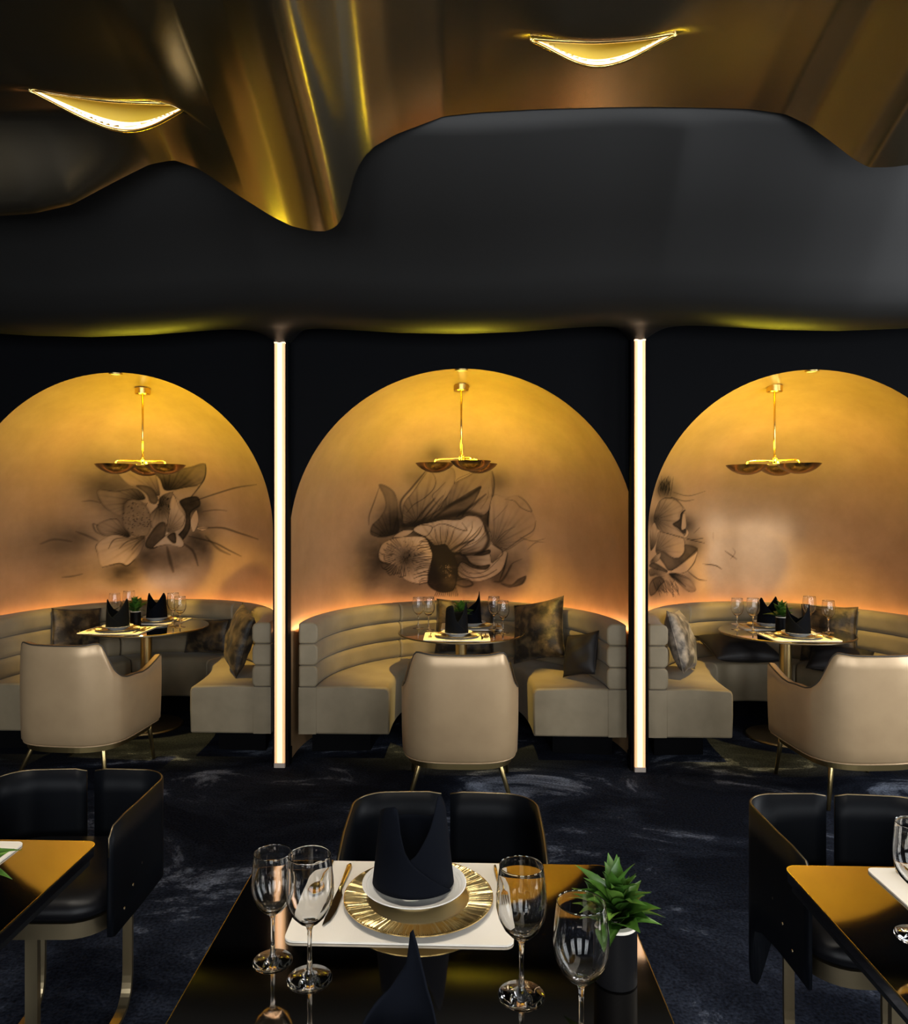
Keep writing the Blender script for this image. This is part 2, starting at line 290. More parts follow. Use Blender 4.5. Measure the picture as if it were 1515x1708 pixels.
# ink flowers of the alcoves: petals, strokes and smudges in millimetres on the wall (x from the alcove centre, z up)
INK = {
'c': [
('b',0.5,212,(-170,1136)),
('b',0.4,138,(-668,1259)),
('b',0.35,117,(-706,1073)),
('b',0.3,127,(-458,1003)),
('b',0.35,138,(70,1016)),
('b',0.25,95,(271,1809)),
('b',0.35,127,(329,1033)),
('b',0.22,148,(423,1198)),
('b',0.3,148,(-559,1521)),
('b',0.25,85,(-206,2006)),
('b',0.3,95,(265,1498)),
('b',0.22,95,(-346,1840)),
('p',0.3,0.4,(-560,1350),[(-638,1782),(-581,1773),(-515,1702),(-499,1521),(-499,1413),(-610,1373),(-701,1397),(-696,1470),(-638,1532),(-592,1617),(-604,1700)]),
('s',0.4,5.3,[(-634,1762),(-672,1658),(-712,1544),(-715,1471)]),
('b',0.7,117,(-61,1563)),
('b',0.6,106,(-214,1475)),
('b',0.5,95,(222,1519)),
('b',0.5,95,(-479,1477)),
('b',0.5,85,(-332,1411)),
('b',0.6,117,(-39,1103)),
('b',0.4,95,(265,1128)),
('b',0.4,95,(-600,1203)),
('s',0.5,9.5,[(-468,1520),(-481,1649),(-390,1766),(-282,1893)]),
('p',0.13,0.5,(-353,1476),[(-468,1520),(-456,1638),(-381,1735),(-283,1872),(-240,1914),(-70,1921),(-55,1800),(-104,1715),(-170,1606),(-300,1509),(-385,1455),(-458,1477)]),
('s',0.5,4.2,[(-240,1904),(-205,1831),(-222,1757),(-298,1682),(-383,1628),(-436,1563)]),
('p',0.16,0.5,(-127,1508),[(-55,1800),(47,1853),(143,1904),(227,1903),(245,1809),(247,1692),(221,1585),(157,1541),(-61,1519),(-213,1519),(-170,1606),(-104,1715)]),
('p',0.52,0.5,None,[(-300,1509),(-170,1595),(-72,1650),(101,1752),(160,1773),(113,1661),(26,1563),(-17,1519),(-257,1476)]),
('s',0.55,36.0,[(-458,1466),(-300,1487),(-127,1530),(26,1563),(157,1541)]),
('s',0.5,16.9,[(-213,1530),(-83,1628),(48,1693),(155,1768)]),
('s',0.45,12.7,[(-39,1530),(91,1628),(198,1714)]),
('s',0.45,10.6,[(-385,1476),(-299,1585),(-212,1682)]),
('s',0.4,8.5,[(-332,1476),(-234,1606),(-147,1704)]),
('s',0.4,8.5,[(-257,1508),(-180,1617),(-115,1693)]),
('s',0.35,4.2,[(-170,1606),(-233,1693),(-179,1757),(-125,1811)]),
('s',0.35,3.2,[(-55,1800),(-17,1843),(111,1894)]),
('s',0.3,3.2,[(-125,1736),(-169,1650),(-235,1563)]),
('s',0.3,3.2,[(156,1714),(113,1628),(48,1563)]),
('s',0.3,3.2,[(219,1767),(210,1682),(156,1595)]),
('s',0.45,8.5,[(243,1893),(261,1809),(252,1692),(221,1563),(211,1454)]),
('p',0.07,0.3,(265,1302),[(247,1692),(347,1692),(450,1702),(512,1648),(553,1574),(584,1501),(565,1395),(474,1339),(350,1261),(243,1324),(222,1465)]),
('s',0.45,4.2,[(450,1696),(512,1648),(553,1574),(472,1606),(420,1660),(347,1671)]),
('s',0.3,4.2,[(286,1346),(350,1412),(433,1456)]),
('s',0.25,4.2,[(254,1498),(317,1563),(369,1628)]),
('s',0.4,5.3,[(329,1249),(474,1360),(565,1426),(584,1501)]),
('s',0.3,5.3,[(464,1371),(565,1342),(652,1366)]),
('s',0.3,5.3,[(525,1277),(584,1332),(652,1334)]),
('s',0.3,5.3,[(360,1067),(402,1154),(485,1200)]),
('p',0.1,0.5,(-149,1235),[(-385,1422),(-342,1465),(-246,1487),(-148,1508),(-17,1508),(48,1541),(135,1530),(179,1476),(190,1410),(124,1333),(26,1289),(-61,1245),(-127,1322),(-214,1312),(-289,1367)]),
('s',0.6,4.2,[(-343,1460),(-278,1465),(-235,1443),(-279,1378),(-353,1389)]),
('s',0.6,4.2,[(-235,1443),(-170,1475),(-105,1464),(-17,1431),(48,1420),(4,1486)]),
('s',0.6,5.3,[(179,1476),(135,1388),(48,1311),(-39,1245)]),
('s',0.5,4.2,[(157,1454),(103,1388),(4,1300)]),
('s',0.5,4.2,[(92,1497),(81,1420),(15,1333),(-61,1256)]),
('s',0.45,4.2,[(-170,1453),(-170,1366),(-159,1300)]),
('s',0.45,4.2,[(-105,1453),(-116,1366),(-138,1300)]),
('s',0.45,4.2,[(-61,1431),(-83,1344),(-116,1289)]),
('s',0.45,4.2,[(-214,1432),(-203,1355),(-181,1300)]),
('p',0.22,0.5,(-61,1212),[(-17,1256),(92,1300),(190,1377),(233,1411),(238,1313),(157,1246),(26,1234)]),
('p',0.86,0.3,None,[(-289,1356),(-214,1306),(-127,1311),(-72,1245),(4,1234),(-28,1081),(-39,982),(-72,928),(-170,918),(-257,963),(-279,1029),(-246,1159)]),
('p',0.13,0.5,(-61,1190),[(4,1223),(81,1213),(222,1236),(249,1161),(329,1249),(371,1240),(329,1109),(243,1041),(114,1005),(-17,1048),(-28,1136)]),
('p',0.75,0.4,None,[(-61,1223),(26,1223),(81,1158),(157,1137),(233,1149),(200,1105),(92,1114),(4,1158),(-28,1125)]),
('p',0.7,0.3,None,[(103,1224),(222,1269),(233,1236),(157,1214)]),
('s',0.6,19.1,[(189,1454),(222,1345),(157,1246),(4,1223)]),
('s',0.5,12.7,[(-105,1245),(-17,1300),(103,1344)]),
('s',0.5,6.4,[(-28,1092),(70,1038),(190,1051),(286,1107)]),
('s',0.45,4.2,[(4,1103),(92,1071),(200,1094),(308,1195)]),
('s',0.5,6.4,[(243,1313),(318,1271),(329,1228),(276,1183)]),
('s',0.5,8.5,[(371,1240),(345,1120),(308,1021)]),
('s',0.45,9.5,[(-39,1015),(48,1027),(92,983),(26,961),(-39,982)]),
('p',0.55,0.4,None,[(318,1000),(402,993),(454,1039),(515,1069),(485,998),(381,965)]),
('s',0.4,10.6,[(265,1009),(329,1022),(402,1144)]),
('p',0.1,0.4,(-448,1197),[(-629,1310),(-540,1361),(-448,1375),(-300,1367),(-246,1268),(-235,1203),(-268,1083),(-279,997),(-385,1000),(-469,1047),(-510,1135),(-639,1195)]),
('p',0.12,0.6,None,[(-540,1371),(-469,1423),(-385,1422),(-448,1375)]),
('s',0.55,4.2,[(-481,1295),(-523,1360),(-514,1361)]),
('s',0.55,4.2,[(-494,1297),(-545,1360),(-537,1362)]),
('s',0.55,4.2,[(-503,1291),(-560,1348),(-555,1353)]),
('s',0.55,4.2,[(-494,1263),(-553,1314),(-558,1327)]),
('s',0.55,4.2,[(-526,1284),(-585,1321),(-579,1323)]),
('s',0.55,4.2,[(-532,1275),(-581,1297),(-571,1296)]),
('s',0.55,4.2,[(-525,1257),(-584,1280),(-587,1288)]),
('s',0.55,4.2,[(-532,1250),(-602,1270),(-610,1282)]),
('s',0.55,4.2,[(-516,1234),(-584,1247),(-601,1261)]),
('s',0.55,4.2,[(-529,1230),(-614,1238),(-639,1256)]),
('s',0.55,4.2,[(-550,1225),(-605,1220),(-606,1233)]),
('s',0.55,4.2,[(-552,1215),(-605,1204),(-607,1218)]),
('s',0.55,4.2,[(-545,1204),(-598,1188),(-606,1204)]),
('s',0.55,4.2,[(-519,1198),(-602,1171),(-639,1186)]),
('s',0.55,4.2,[(-525,1189),(-583,1159),(-604,1174)]),
('s',0.55,4.2,[(-551,1170),(-609,1129),(-628,1151)]),
('s',0.55,4.2,[(-521,1172),(-588,1120),(-623,1133)]),
('s',0.55,4.2,[(-525,1159),(-575,1106),(-600,1123)]),
('s',0.55,4.2,[(-508,1160),(-562,1093),(-597,1102)]),
('s',0.55,4.2,[(-515,1140),(-556,1072),(-583,1088)]),
('s',0.55,4.2,[(-512,1127),(-532,1073),(-547,1097)]),
('s',0.55,4.2,[(-491,1138),(-509,1079),(-529,1093)]),
('s',0.55,4.2,[(-479,1142),(-491,1080),(-511,1090)]),
('s',0.55,4.2,[(-473,1133),(-481,1057),(-503,1062)]),
('s',0.55,4.2,[(-462,1141),(-463,1059),(-485,1054)]),
('s',0.55,4.2,[(-455,1127),(-446,1060),(-463,1066)]),
('s',0.6,4.2,[(-230,1343),(-311,1341),(-344,1324)]),
('s',0.6,4.2,[(-230,1321),(-311,1330),(-335,1308)]),
('s',0.6,4.2,[(-230,1312),(-280,1307),(-389,1293)]),
('s',0.6,4.2,[(-230,1291),(-280,1288),(-356,1276)]),
('s',0.6,4.2,[(-230,1275),(-318,1287),(-362,1259)]),
('s',0.6,4.2,[(-230,1270),(-290,1264),(-339,1243)]),
('s',0.6,4.2,[(-230,1247),(-310,1242),(-366,1227)]),
('s',0.6,4.2,[(-230,1227),(-314,1229),(-384,1211)]),
('s',0.6,4.2,[(-230,1207),(-285,1209),(-390,1195)]),
('s',0.6,4.2,[(-230,1196),(-281,1190),(-396,1179)]),
('s',0.6,4.2,[(-230,1187),(-292,1178),(-366,1162)]),
('s',0.6,4.2,[(-230,1161),(-288,1161),(-350,1145)]),
('s',0.6,4.2,[(-230,1155),(-299,1145),(-352,1129)]),
('s',0.6,4.2,[(-230,1135),(-284,1135),(-381,1114)]),
('s',0.6,4.2,[(-230,1114),(-311,1118),(-381,1097)]),
('s',0.6,4.2,[(-230,1107),(-284,1094),(-334,1080)]),
('s',0.6,4.2,[(-230,1084),(-319,1079),(-387,1065)]),
('s',0.6,4.2,[(-230,1066),(-310,1061),(-342,1047)]),
('s',0.6,4.2,[(-230,1058),(-321,1058),(-386,1033)]),
('s',0.6,4.2,[(-230,1026),(-301,1035),(-341,1015)]),
('s',0.6,4.2,[(-230,1022),(-321,1012),(-338,998)]),
('s',0.6,4.2,[(-230,1004),(-307,997),(-342,982)]),
('s',0.6,4.2,[(-192,962),(-203,919),(-219,886)]),
('s',0.6,4.2,[(-179,962),(-188,918),(-202,886)]),
('s',0.6,4.2,[(-166,962),(-173,918),(-184,885)]),
('s',0.6,4.2,[(-153,961),(-157,918),(-167,885)]),
('s',0.6,4.2,[(-140,961),(-142,917),(-150,885)]),
('s',0.6,4.2,[(-127,961),(-127,917),(-132,885)]),
('s',0.6,4.2,[(-114,961),(-111,917),(-115,884)]),
('s',0.6,4.2,[(-101,961),(-96,917),(-97,884)]),
('s',0.6,4.2,[(-87,961),(-81,917),(-80,884)]),
('s',0.6,4.2,[(-74,961),(-66,917),(-62,884)]),
('s',0.6,4.2,[(-61,961),(-50,917),(-45,884)]),
('s',0.6,4.2,[(-48,961),(-35,917),(-27,884)]),
('s',-0.35,3.2,[(-102,1103),(-94,1096)]),
('s',-0.35,3.2,[(-93,1063),(-84,1054)]),
('s',-0.35,3.2,[(-127,1122),(-123,1116)]),
('s',-0.35,3.2,[(-168,1124),(-168,1118)]),
('s',-0.35,3.2,[(-127,1135),(-122,1129)]),
('s',-0.35,3.2,[(-125,1081),(-120,1073)]),
('s',-0.35,3.2,[(-117,1119),(-111,1112)]),
('s',-0.35,3.2,[(-110,1148),(-103,1143)]),
('s',-0.35,3.2,[(-102,1054),(-94,1044)]),
('s',-0.35,3.2,[(-115,1124),(-109,1117)]),
('s',-0.35,3.2,[(-147,1112),(-144,1106)]),
('s',-0.35,3.2,[(-145,1125),(-142,1119)]),
('s',-0.35,3.2,[(-85,1092),(-76,1084)]),
('s',-0.35,3.2,[(-139,1081),(-136,1073)]),
('s',-0.35,3.2,[(-107,1109),(-100,1103)]),
('s',-0.35,3.2,[(-152,1132),(-150,1126)]),
('s',-0.35,3.2,[(-115,1130),(-109,1124)]),
('s',-0.35,3.2,[(-86,1120),(-77,1114)]),
('s',-0.35,3.2,[(-105,1121),(-98,1114)]),
('s',-0.35,3.2,[(-103,1059),(-96,1050)]),
('s',-0.35,3.2,[(-159,1106),(-157,1099)]),
('s',-0.35,3.2,[(-127,1097),(-123,1089)]),
('s',-0.35,3.2,[(-127,1080),(-122,1071)]),
('s',-0.35,3.2,[(-129,1137),(-125,1131)]),
('s',-0.35,3.2,[(-124,1090),(-119,1082)]),
('s',-0.35,3.2,[(-103,1125),(-95,1119)]),
('s',-0.35,3.2,[(-114,1120),(-108,1114)]),
('s',-0.35,3.2,[(-107,1138),(-99,1132)]),
('s',-0.35,3.2,[(-132,1096),(-128,1089)]),
('s',-0.35,3.2,[(-91,1060),(-82,1051)]),
('s',-0.35,3.2,[(-116,1090),(-110,1082)]),
('s',-0.35,3.2,[(-113,1130),(-107,1124)]),
('s',-0.35,3.2,[(-92,1091),(-84,1084)]),
('s',-0.35,3.2,[(-147,1092),(-145,1085)]),
('s',-0.35,3.2,[(-98,1128),(-90,1122)]),
('s',-0.35,3.2,[(-108,1122),(-101,1116)]),
('s',-0.35,3.2,[(-161,1135),(-161,1129)]),
('s',-0.35,3.2,[(-128,1044),(-123,1034)]),
('s',-0.35,3.2,[(-112,1075),(-105,1066)]),
('s',-0.35,3.2,[(-128,1123),(-123,1117)]),
('s',0.45,3.2,[(-416,1254),(-405,1249)]),
('s',0.45,3.2,[(-344,1239),(-352,1235)]),
('s',0.45,3.2,[(-410,1238),(-418,1226)]),
('s',0.45,3.2,[(-416,1224),(-414,1214)]),
('s',0.45,3.2,[(-449,1171),(-443,1163)]),
('s',0.45,3.2,[(-411,1102),(-424,1092)]),
('s',0.45,3.2,[(-433,1207),(-432,1201)]),
('s',0.45,3.2,[(-432,1300),(-443,1287)]),
('s',0.45,3.2,[(-422,1237),(-417,1224)]),
('s',0.45,3.2,[(-439,1160),(-440,1154)]),
('s',0.45,3.2,[(-468,1174),(-460,1161)]),
('s',0.45,3.2,[(-424,1214),(-416,1203)]),
('s',0.45,3.2,[(-481,1282),(-489,1269)]),
('s',0.45,3.2,[(-366,1165),(-356,1160)]),
('s',0.45,3.2,[(-434,1198),(-427,1185)]),
('s',0.45,3.2,[(-387,1159),(-381,1148)]),
('s',0.45,3.2,[(-481,1171),(-478,1163)]),
('s',0.45,3.2,[(-468,1217),(-468,1211)]),
('s',0.45,3.2,[(-432,1249),(-435,1238)]),
('s',0.45,3.2,[(-417,1226),(-420,1214)]),
('s',0.45,3.2,[(-407,1237),(-420,1232)]),
('s',0.45,3.2,[(-454,1343),(-459,1334)]),
('s',0.45,3.2,[(-407,1223),(-407,1219)]),
('s',0.45,3.2,[(-457,1220),(-462,1208)]),
('s',0.45,3.2,[(-413,1262),(-417,1256)]),
('s',0.45,3.2,[(-420,1268),(-417,1254)]),
('s',0.45,3.2,[(-378,1231),(-371,1215)]),
('s',0.45,3.2,[(-416,1230),(-424,1221)]),
('s',0.45,3.2,[(-427,1131),(-420,1122)]),
('s',0.45,3.2,[(-417,1232),(-418,1222)]),
('s',0.45,3.2,[(-441,1332),(-450,1328)]),
('s',0.45,3.2,[(-376,1226),(-366,1220)]),
('s',0.45,3.2,[(-386,1277),(-399,1267)]),
('s',0.45,3.2,[(-411,1287),(-405,1271)]),
('s',0.45,3.2,[(-429,1314),(-426,1303)]),
('s',0.45,3.2,[(-466,1215),(-454,1207)]),
('s',0.45,3.2,[(-389,1267),(-376,1261)]),
('s',0.45,3.2,[(-417,1228),(-404,1217)]),
('s',0.45,3.2,[(-458,1274),(-455,1265)]),
('s',0.45,3.2,[(-395,1175),(-389,1163)]),
('s',0.45,3.2,[(-378,1240),(-376,1226)]),
('s',0.45,3.2,[(-420,1230),(-408,1222)]),
('s',0.45,3.2,[(-417,1216),(-428,1202)]),
('s',0.45,3.2,[(-394,1244),(-393,1239)]),
('s',0.45,3.2,[(-365,1228),(-376,1223)]),
('s',0.45,3.2,[(-408,1254),(-399,1248)]),
('s',0.45,3.2,[(-419,1247),(-422,1231)]),
('s',0.45,3.2,[(-407,1238),(-400,1232)]),
('s',0.45,3.2,[(-427,1217),(-419,1209)]),
('s',0.45,3.2,[(-409,1224),(-409,1208)]),
('s',0.45,3.2,[(-413,1225),(-406,1219)]),
('s',0.45,3.2,[(-420,1352),(-428,1347)]),
('s',0.45,3.2,[(-437,1210),(-430,1198)]),
('s',0.45,3.2,[(-485,1222),(-486,1217)]),
('s',0.45,3.2,[(-403,1196),(-396,1181)]),
('s',0.45,3.2,[(-426,1265),(-421,1252)]),
('s',0.45,3.2,[(-431,1254),(-425,1246)]),
('s',0.45,3.2,[(-418,1123),(-414,1116)]),
('s',0.45,3.2,[(-394,1341),(-392,1325)]),
('s',0.45,3.2,[(-424,1217),(-436,1202)]),
],
'l': [
('b',0.3,158,(-512,1831)),
('b',0.45,121,(-513,1091)),
('b',0.5,146,(55,1320)),
('b',0.45,109,(34,1599)),
('b',0.4,134,(-434,1474)),
('b',0.25,134,(-761,1385)),
('b',0.16,134,(-852,1297)),
('b',0.2,97,(-775,1101)),
('b',0.3,121,(-170,1193)),
('b',0.3,134,(-572,1685)),
('b',0.35,109,(-351,1222)),
('p',0.36,0.4,(-189,1713),[(-277,1932),(-227,1836),(-207,1750),(-125,1750),(69,1788),(146,1849),(165,1957),(34,1934),(-118,1916)]),
('p',0.06,0.3,(-248,1700),[(-490,1891),(-383,1900),(-272,1932),(-241,1824),(-248,1700),(-349,1761),(-445,1790)]),
('p',0.3,0.3,(-363,1650),[(-631,1744),(-529,1734),(-400,1761),(-350,1675),(-484,1649),(-511,1538),(-582,1575),(-627,1648)]),
('p',0.55,0.5,None,[(-396,1785),(-304,1774),(-261,1687),(-277,1637),(-320,1650),(-340,1712)]),
('p',0.38,0.3,None,[(-473,1661),(-382,1662),(-336,1587),(-318,1473),(-351,1373),(-434,1374),(-503,1451),(-511,1538)]),
('p',0.28,0.3,(-255,1637),[(-327,1549),(-267,1625),(-237,1700),(-139,1738),(-174,1637),(-194,1473),(-263,1422),(-319,1448)]),
('p',0.04,0.5,(-194,1422),[(-142,1713),(-105,1599),(-65,1536),(-91,1447),(-158,1403),(-211,1422),(-177,1599)]),
('p',0.12,0.5,None,[(-138,1744),(81,1782),(-9,1688),(-93,1663)]),
('p',0.75,0.4,None,[(-99,1663),(44,1700),(69,1625),(-13,1561),(-22,1434),(-91,1333),(-140,1358),(-73,1447),(-60,1561)]),
('p',0.04,0.5,None,[(34,1587),(45,1485),(3,1402),(-22,1498)]),
('p',0.05,0.5,None,[(29,1441),(136,1447),(82,1415)]),
('p',0.28,0.5,(-474,1375),[(-654,1478),(-558,1519),(-513,1463),(-464,1375),(-568,1365),(-638,1404)]),
('p',0.08,0.5,(-351,1373),[(-658,1320),(-568,1390),(-454,1360),(-367,1373),(-383,1273),(-434,1187),(-484,1139),(-532,1160),(-629,1136),(-654,1235)]),
('p',0.62,0.5,None,[(-360,1335),(-274,1473),(-215,1479),(-223,1371),(-285,1277),(-349,1279)]),
('p',0.15,0.5,None,[(-308,1284),(-206,1384),(-134,1396),(-73,1320),(-98,1279),(-194,1302),(-263,1290)]),
('p',0.7,0.4,None,[(-206,1371),(-146,1403),(-134,1320),(-170,1320)]),
('s',0.5,7.3,[(-13,1650),(193,1713),(417,1766),(627,1784)]),
('s',0.35,6.1,[(85,1574),(195,1587),(308,1581)]),
('s',0.5,9.7,[(55,1434),(247,1442),(422,1400),(610,1356)]),
('s',0.5,8.5,[(-35,1371),(177,1321),(318,1260),(437,1214)]),
('s',0.4,12.1,[(-73,1307),(3,1244),(42,1129)]),
('s',0.35,17.0,[(-206,1283),(-182,1168),(-158,1079)]),
('s',0.35,12.1,[(109,1371),(218,1271),(333,1223)]),
('s',0.35,7.3,[(-821,1078),(-782,1078),(-732,1090)]),
('s',0.25,9.7,[(-900,1337),(-852,1367),(-782,1345)]),
('s',0.3,9.7,[(-761,1421),(-702,1382),(-654,1344)]),
('s',0.3,6.1,[(-721,1653),(-674,1660),(-628,1642)]),
('s',0.6,6.1,[(171,1956),(139,1849),(65,1763),(-9,1688)]),
('s',0.35,6.1,[(-654,1466),(-678,1478),(-663,1417),(-612,1379)]),
('s',0.45,4.9,[(-595,1280),(-559,1353),(-474,1363)]),
('s',0.45,4.9,[(-532,1278),(-474,1338),(-372,1361)]),
('s',0.4,4.9,[(-454,1263),(-414,1324),(-372,1358)]),
('s',0.5,6.1,[(-629,1136),(-532,1160),(-484,1139),(-434,1187)]),
('s',-0.25,3.6,[(-456,1438),(-465,1449)]),
('s',0.6,3.6,[(-371,1597),(-367,1601)]),
('s',0.6,3.6,[(-465,1467),(-465,1476)]),
('s',-0.25,3.6,[(-414,1541),(-411,1552)]),
('s',0.6,3.6,[(-355,1638),(-352,1642)]),
('s',0.6,3.6,[(-416,1557),(-411,1562)]),
('s',-0.25,3.6,[(-372,1440),(-370,1444)]),
('s',0.6,3.6,[(-442,1391),(-441,1389)]),
('s',0.6,3.6,[(-475,1443),(-474,1431)]),
('s',-0.25,3.6,[(-440,1420),(-439,1412)]),
('s',0.6,3.6,[(-321,1491),(-325,1498)]),
('s',0.6,3.6,[(-437,1503),(-446,1509)]),
('s',-0.25,3.6,[(-414,1505),(-409,1503)]),
('s',0.6,3.6,[(-355,1524),(-345,1520)]),
('s',0.6,3.6,[(-446,1444),(-450,1451)]),
('s',-0.25,3.6,[(-428,1549),(-426,1542)]),
('s',0.6,3.6,[(-394,1472),(-396,1479)]),
('s',0.6,3.6,[(-410,1638),(-420,1631)]),
('s',-0.25,3.6,[(-374,1571),(-373,1571)]),
('s',0.6,3.6,[(-342,1568),(-338,1562)]),
('s',0.6,3.6,[(-397,1563),(-397,1564)]),
('s',-0.25,3.6,[(-457,1507),(-462,1518)]),
('s',0.6,3.6,[(-415,1509),(-418,1519)]),
('s',0.6,3.6,[(-478,1616),(-477,1617)]),
('s',-0.25,3.6,[(-398,1453),(-406,1448)]),
('s',0.6,3.6,[(-397,1472),(-401,1483)]),
('s',0.6,3.6,[(-449,1593),(-450,1606)]),
('s',-0.25,3.6,[(-476,1504),(-473,1510)]),
('s',0.6,3.6,[(-352,1496),(-346,1486)]),
('s',0.6,3.6,[(-432,1496),(-440,1500)]),
('s',-0.25,3.6,[(-363,1580),(-357,1592)]),
('s',0.6,3.6,[(-442,1625),(-437,1623)]),
('s',0.6,3.6,[(-414,1547),(-411,1542)]),
('s',-0.25,3.6,[(-424,1502),(-433,1507)]),
('s',0.6,3.6,[(-391,1437),(-389,1442)]),
('s',0.6,3.6,[(-439,1531),(-438,1540)]),
('s',-0.25,3.6,[(-334,1449),(-340,1438)]),
('s',0.6,3.6,[(-346,1469),(-336,1482)]),
('s',0.6,3.6,[(-466,1497),(-464,1487)]),
('s',-0.25,3.6,[(-404,1621),(-410,1634)]),
('s',0.6,3.6,[(-375,1561),(-370,1565)]),
('s',0.6,3.6,[(-445,1539),(-439,1549)]),
('s',-0.25,3.6,[(-406,1588),(-404,1588)]),
('s',0.6,3.6,[(-373,1451),(-368,1454)]),
('s',0.6,3.6,[(-437,1643),(-429,1647)]),
('s',-0.25,3.6,[(-429,1432),(-432,1443)]),
('s',0.6,3.6,[(-434,1644),(-432,1653)]),
('s',0.6,3.6,[(-342,1470),(-340,1461)]),
('s',-0.25,3.6,[(-371,1524),(-378,1514)]),
('s',0.6,3.6,[(-388,1516),(-377,1529)]),
('s',0.6,3.6,[(-421,1639),(-422,1648)]),
('s',-0.25,3.6,[(-393,1599),(-399,1599)]),
('s',0.6,3.6,[(-387,1504),(-390,1498)]),
('s',0.6,3.6,[(-435,1585),(-444,1576)]),
('s',-0.25,3.6,[(-406,1625),(-415,1634)]),
('s',0.6,3.6,[(-391,1511),(-390,1507)]),
('s',0.6,3.6,[(-350,1632),(-339,1645)]),
('s',-0.25,3.6,[(-412,1438),(-411,1443)]),
('s',0.6,3.6,[(-421,1515),(-413,1504)]),
('s',0.6,3.6,[(-374,1630),(-381,1632)]),
('s',-0.25,3.6,[(-450,1534),(-456,1529)]),
('s',0.6,3.6,[(-407,1611),(-404,1620)]),
('s',0.6,3.6,[(-449,1448),(-452,1443)]),
('s',-0.25,3.6,[(-444,1553),(-452,1559)]),
('s',0.6,3.6,[(-506,1553),(-497,1566)]),
('s',0.6,3.6,[(-349,1447),(-346,1458)]),
('s',-0.25,3.6,[(-417,1522),(-409,1526)]),
('s',0.6,3.6,[(-505,1510),(-503,1505)]),
('s',0.6,3.6,[(-409,1459),(-413,1461)]),
('s',-0.25,3.6,[(-464,1554),(-467,1553)]),
('s',0.6,3.6,[(-444,1475),(-453,1463)]),
('s',0.6,3.6,[(-468,1522),(-474,1526)]),
('s',-0.25,3.6,[(-431,1523),(-436,1521)]),
('s',0.6,3.6,[(-353,1455),(-357,1455)]),
('s',0.6,3.6,[(-478,1512),(-471,1500)]),
('s',-0.25,3.6,[(-387,1495),(-397,1503)]),
('s',0.6,3.6,[(-486,1532),(-491,1530)]),
('s',0.6,3.6,[(-340,1508),(-330,1509)]),
('s',-0.25,3.6,[(-480,1533),(-473,1530)]),
('s',0.6,3.6,[(-496,1486),(-489,1478)]),
('s',0.6,3.6,[(-444,1611),(-442,1610)]),
('s',-0.25,3.6,[(-408,1528),(-402,1533)]),
('s',0.6,3.6,[(-423,1494),(-431,1493)]),
('s',0.6,3.6,[(-479,1609),(-476,1610)]),
('s',-0.25,3.6,[(-410,1527),(-413,1537)]),
('s',0.6,3.6,[(-396,1516),(-397,1515)]),
('s',0.6,3.6,[(-443,1644),(-435,1633)]),
('s',-0.25,3.6,[(-473,1560),(-480,1569)]),
('s',0.6,3.6,[(-412,1383),(-405,1379)]),
('s',0.6,3.6,[(-420,1522),(-418,1519)]),
('s',-0.25,3.6,[(-386,1424),(-390,1412)]),
('s',0.6,3.6,[(-440,1459),(-433,1457)]),
('s',0.6,3.6,[(-418,1488),(-419,1489)]),
('s',-0.25,3.6,[(-385,1645),(-393,1651)]),
('s',0.6,3.6,[(-367,1485),(-372,1489)]),
('s',0.6,3.6,[(-451,1609),(-442,1597)]),
('s',-0.25,3.6,[(-354,1607),(-350,1611)]),
('s',0.6,3.6,[(-477,1481),(-479,1482)]),
('s',0.6,3.6,[(-437,1508),(-437,1515)]),
('s',-0.25,3.6,[(-445,1503),(-447,1493)]),
('s',0.6,3.6,[(-479,1559),(-476,1564)]),
('s',0.6,3.6,[(-430,1492),(-430,1502)]),
('s',-0.25,3.6,[(-359,1489),(-353,1499)]),
('s',0.6,3.6,[(-455,1406),(-445,1404)]),
('s',0.6,3.6,[(-380,1551),(-371,1545)]),
('s',-0.25,3.6,[(-416,1527),(-421,1536)]),
('s',0.6,3.6,[(-392,1499),(-382,1507)]),
('s',0.6,3.6,[(-468,1564),(-467,1571)]),
('s',-0.25,3.6,[(-430,1658),(-423,1645)]),
('s',0.6,3.6,[(-350,1622),(-348,1630)]),
('s',0.6,3.6,[(-401,1574),(-401,1573)]),
('s',-0.25,3.6,[(-376,1405),(-385,1409)]),
('s',0.6,3.6,[(-473,1468),(-471,1480)]),
('s',0.6,3.6,[(-365,1453),(-364,1460)]),
('s',-0.25,3.6,[(-438,1611),(-437,1621)]),
('s',0.6,3.6,[(-508,1517),(-508,1529)]),
('s',0.6,3.6,[(-372,1462),(-371,1467)]),
('s',-0.25,3.6,[(-368,1564),(-369,1558)]),
('s',0.6,3.6,[(-463,1620),(-471,1610)]),
('s',0.6,3.6,[(-375,1470),(-383,1463)]),
('s',0.6,3.6,[(-198,1693),(-203,1678)]),
('s',0.6,3.6,[(-230,1657),(-227,1636)]),
('s',0.6,3.6,[(-252,1677),(-255,1669)]),
('s',0.6,3.6,[(-187,1623),(-187,1613)]),
('s',0.6,3.6,[(-187,1639),(-191,1630)]),
('s',0.6,3.6,[(-200,1644),(-207,1621)]),
('s',0.6,3.6,[(-248,1700),(-243,1690)]),
('s',0.6,3.6,[(-207,1698),(-216,1685)]),
('s',0.6,3.6,[(-185,1627),(-187,1603)]),
('s',0.6,3.6,[(-185,1688),(-193,1676)]),
('s',0.6,3.6,[(-239,1630),(-248,1613)]),
('s',0.6,3.6,[(-185,1688),(-190,1669)]),
('s',0.6,3.6,[(-199,1618),(-206,1611)]),
('s',0.6,3.6,[(-243,1637),(-238,1615)]),
('s',0.6,3.6,[(-193,1631),(-192,1606)]),
('s',0.6,3.6,[(-178,1598),(-175,1591)]),
